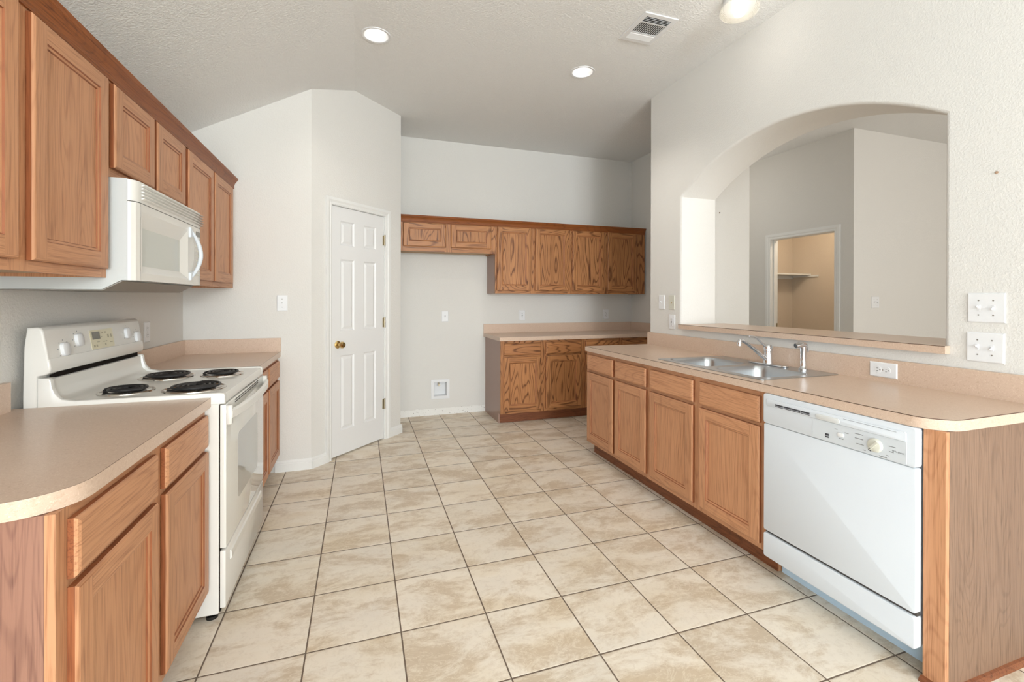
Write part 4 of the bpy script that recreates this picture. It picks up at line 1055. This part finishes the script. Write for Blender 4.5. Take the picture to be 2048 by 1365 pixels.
# ------------------------------------------------------------------ plates on the walls
def plate(name, label, cat, loc, rotz, w, h, kind, group, mat=None, horizontal=False):
    """local: x right, z up, face toward -y"""
    t = thing(name, label, cat, loc, rotz, group); mat = mat or m_plastic
    bm = B(); tt = bmesh.new(); rings = [(0, -0.0004), (0, -0.0025), (0.004, -0.006)]
    L = [[tt.verts.new((x, y, z)) for x, z in ((-w/2+s, -h/2+s), (w/2-s, -h/2+s), (w/2-s, h/2-s), (-w/2+s, h/2-s))] for s, y in rings]
    for a, b in zip(L, L[1:]):
        for k in range(4): tt.faces.new((a[k], a[(k+1) % 4], b[(k+1) % 4], b[k]))
    tt.faces.new(L[-1]); tt.faces.new(L[0]); join(bm, tt, 0); obj('cover', bm, mat, t, smooth=0)
    if kind in ('toggle', 'toggle2', 'rocker'):
        xs = [0] if kind != 'toggle2' else [-0.023, 0.023]
        for i, x in enumerate(xs):
            bm = B(); box(bm, x-0.005, x+0.005, -0.0068, -0.005, -0.012, 0.012, 0.0004)
            s = -1 if i == 0 else 1
            tube(bm, [(x, -0.006, 0), (x, -0.018, -0.006*s), (x, -0.020, -0.0085*s)], [0.0042, 0.0040, 0.0034], 8); obj('toggle', bm, mat, t)
            for z in (0.030, -0.030):
                bm = B(); cyl(bm, (x, -0.0062, z), 0.003, 0.001, 'y', 12)
                obj('screw', bm, m_greymetal if kind != 'rocker' else mat, t, smooth=0)
    if kind == 'outlet':
        for z in (0.0195, -0.0195):
            bm = B(); c = (z, 0) if horizontal else (0, z)
            pts = [(c[0]+0.017*math.cos(a)*1.0, c[1]+0.0145*math.sin(a)) for a in [2*PI*k/28 for k in range(28)]] if not horizontal else [(c[0]+0.0145*math.cos(a), c[1]+0.017*math.sin(a)) for a in [2*PI*k/28 for k in range(28)]]
            prism(bm, pts, 'y', -0.0072, -0.004); r_ = obj('socket', bm, mat, t, smooth=0)
            bm = B()
            if horizontal: sl_ = [(-0.004, 0.0062, 0.008, 0.0022), (-0.004, -0.0062, 0.0065, 0.0022)]; g = (0.008, 0)
            else: sl_ = [(-0.0062, 0.004, 0.0022, 0.008), (0.0062, 0.004, 0.0022, 0.0065)]; g = (0, -0.007)
            for a, b, ww, hh in sl_: box(bm, c[0]+a-ww/2, c[0]+a+ww/2, -0.0076, -0.007, c[1]+b-hh/2, c[1]+b+hh/2)
            cyl(bm, (c[0]+g[0], -0.0073, c[1]+g[1]), 0.0026, 0.0007, 'y', 12)
            obj('slots', bm, m_slot, r_, smooth=0)
        bm = B(); cyl(bm, (0, -0.0062, 0), 0.0028, 0.001, 'y', 12); obj('screw', bm, m_greymetal, t, smooth=0)
    if kind == 'single':
        bm = B(); cyl(bm, (0, -0.0075, 0.0), 0.018, 0.003, 'y', 28); r_ = obj('socket', bm, mat, t, smooth=0)
        bm = B(); box(bm, -0.0085, -0.0055, -0.0095, -0.009, 0.000, 0.008); box(bm, 0.0055, 0.0085, -0.0095, -0.009, 0.000, 0.008); cyl(bm, (0, -0.0092, -0.008), 0.003, 0.0007, 'y', 10); obj('slots', bm, m_slot, r_, smooth=0)
    if kind == 'jack':
        bm = B(); cyl(bm, (0.004, -0.0075, -0.004), 0.005, 0.004, 'y', 16); obj('jack', bm, m_brass, t, smooth=0)
    if kind == 'gfci':
        bm = B(); box(bm, -0.0165, 0.0165, -0.0085, -0.005, -0.033, 0.033, 0.0006); r_ = obj('socket', bm, mat, t, smooth=0)
        bm = B()
        for z in (0.019, -0.019):
            box(bm, -0.0075, -0.0053, -0.0089, -0.0084, z, z+0.008); box(bm, 0.0053, 0.0075, -0.0089, -0.0084, z, z+0.007); cyl(bm, (0, -0.0087, z-0.006), 0.0026, 0.0006, 'y', 10)
        box(bm, -0.008, 0.008, -0.0092, -0.0084, 0.002, 0.006); box(bm, -0.008, 0.008, -0.0092, -0.0084, -0.006, -0.002)
        obj('slots', bm, m_print, r_, smooth=0)
    return t
G1 = 'wall plates'
plate('light_switch', 'single light switch on the wall left of the pantry door', 'light switch', (-0.540, YS, 1.262), 0, 0.072, 0.118, 'toggle', 'light switches')
plate('wall_outlet', 'single outlet in the empty refrigerator gap', 'outlet', (0.918, YB, 1.099), 0, 0.074, 0.118, 'single', 'outlets')
plate('wall_outlet', 'outlet on the far wall, left of the two above the counter', 'outlet', (1.836, YB, 1.102), 0, 0.074, 0.120, 'gfci', 'outlets')
plate('wall_outlet', 'outlet on the far wall, right of the two above the counter', 'outlet', (2.962, YB, 1.103), 0, 0.074, 0.122, 'outlet', 'outlets')
plate('light_switch', 'white single switch at the far end of the arch wall', 'light switch', (XA, 3.242, 1.271), RR, 0.076, 0.120, 'rocker', 'light switches')
plate('phone_jack_plate', 'cream wall plate with a small jack beside the arch', 'wall plate', (XA, 3.112, 1.271), RR, 0.073, 0.118, 'jack', None, m_ivory)
plate('wall_outlet', 'white outlet below the cream wall plate near the arch', 'outlet', (XA, 3.108, 1.110), RR, 0.073, 0.120, 'gfci', 'outlets')
plate('light_switch', 'double light switch right of the arch, upper of the two', 'light switch', (XA, 1.1415, 1.266), RR, 0.120, 0.122, 'toggle2', 'light switches')
plate('light_switch', 'double light switch right of the arch, lower of the two', 'light switch', (XA, 1.1445, 1.103), RR, 0.120, 0.122, 'toggle2', 'light switches')
plate('wall_outlet', 'white outlet lying sideways in the laminate backsplash behind the sink run', 'outlet', (XA-0.0205, 1.513, 0.957), RR, 0.122, 0.072, 'outlet', 'outlets', horizontal=True)
plate('wall_outlet', 'outlet on the left wall just beyond the range console', 'outlet', (XL, 3.190, 1.10), RL, 0.074, 0.118, 'outlet', 'outlets')
plate('light_switch', 'double light switch on the pale wall of the next room', 'light switch', (5.140, YC_-0.004, 1.268), 0, 0.118, 0.120, 'toggle2', 'light switches')
# small marks on the walls
bm = B(); lathe(bm, [(0, 0), (0.0055, 0.0003), (0.0055, 0.0025), (0.0028, 0.003), (0.0022, 0.006), (0, 0.006)], n=14)
o = obj('wall_anchor', bm, NT('anchor_tan', 0.5, 0.3, srgb(176, 146, 122)).m, None, (XA-0.0003, 1.112, 1.812)); o.rotation_euler = (0, -PI/2, 0)
tag(o, 'small tan screw anchor left in the wall right of the arch', 'wall anchor', 'screw anchors')
bm = B(); lathe(bm, [(0, 0), (0.006, 0.0003), (0.006, 0.003), (0, 0.004)], n=12)
o = obj('wall_anchor', bm, NT('anchor_brown', 0.5, 0.3, srgb(120, 98, 76)).m, None, (3.084, 3.2897, 2.077)); o.rotation_euler = (PI/2, 0, 0)
tag(o, 'tiny brown screw hole plug high in the next room, seen inside the arch', 'wall anchor', 'screw anchors')

# recessed ice-maker water box
t = thing('water_supply_box', 'white recessed water supply box low in the refrigerator gap', 'water box', ((WBX0+WBX1)/2, YB, (WBZ0+WBZ1)/2))
cx0, cz0 = (WBX0+WBX1)/2, (WBZ0+WBZ1)/2; hw, hh = (WBX1-WBX0)/2, (WBZ1-WBZ0)/2
bm = B(); 
tt = bmesh.new(); rings = [(0.031, -0.0004), (0.031, -0.004), (0.028, -0.006), (0.0015, -0.006), (0.0, -0.004), (-0.001, 0.0)]
L = [[tt.verts.new((x, y, z)) for x, z in ((-hw-s, -hh-s), (hw+s, -hh-s), (hw+s, hh+s), (-hw-s, hh+s))] for s, y in rings]
for a, b in zip(L, L[1:]):
    for k in range(4): tt.faces.new((a[k], a[(k+1) % 4], b[(k+1) % 4], b[k]))
join(bm, tt, 0); obj('flange', bm, m_plastic, t, smooth=0)
bm = B(); e = 0.001
box(bm, -hw+e, -hw+e+0.002, 0, 0.08, -hh+e, hh-e); box(bm, hw-e-0.002, hw-e, 0, 0.08, -hh+e, hh-e)
box(bm, -hw+e, hw-e, 0, 0.08, -hh+e, -hh+e+0.002); box(bm, -hw+e, hw-e, 0, 0.08, hh-e-0.002, hh-e); box(bm, -hw+e, hw-e, 0.078, 0.08, -hh+e, hh-e)
obj('box', bm, m_plastic, t, smooth=0)
bm = B(); cyl(bm, (-0.012, 0.045, hh-0.028), 0.008, 0.05, 'z', 14); cyl(bm, (-0.012, 0.030, hh-0.035), 0.007, 0.03, 'y', 14); box(bm, -0.024, 0.0, 0.012, 0.017, hh-0.043, hh-0.029, 0.001)
obj('valve', bm, m_hinge, t)
print('objects', len(bpy.data.objects))
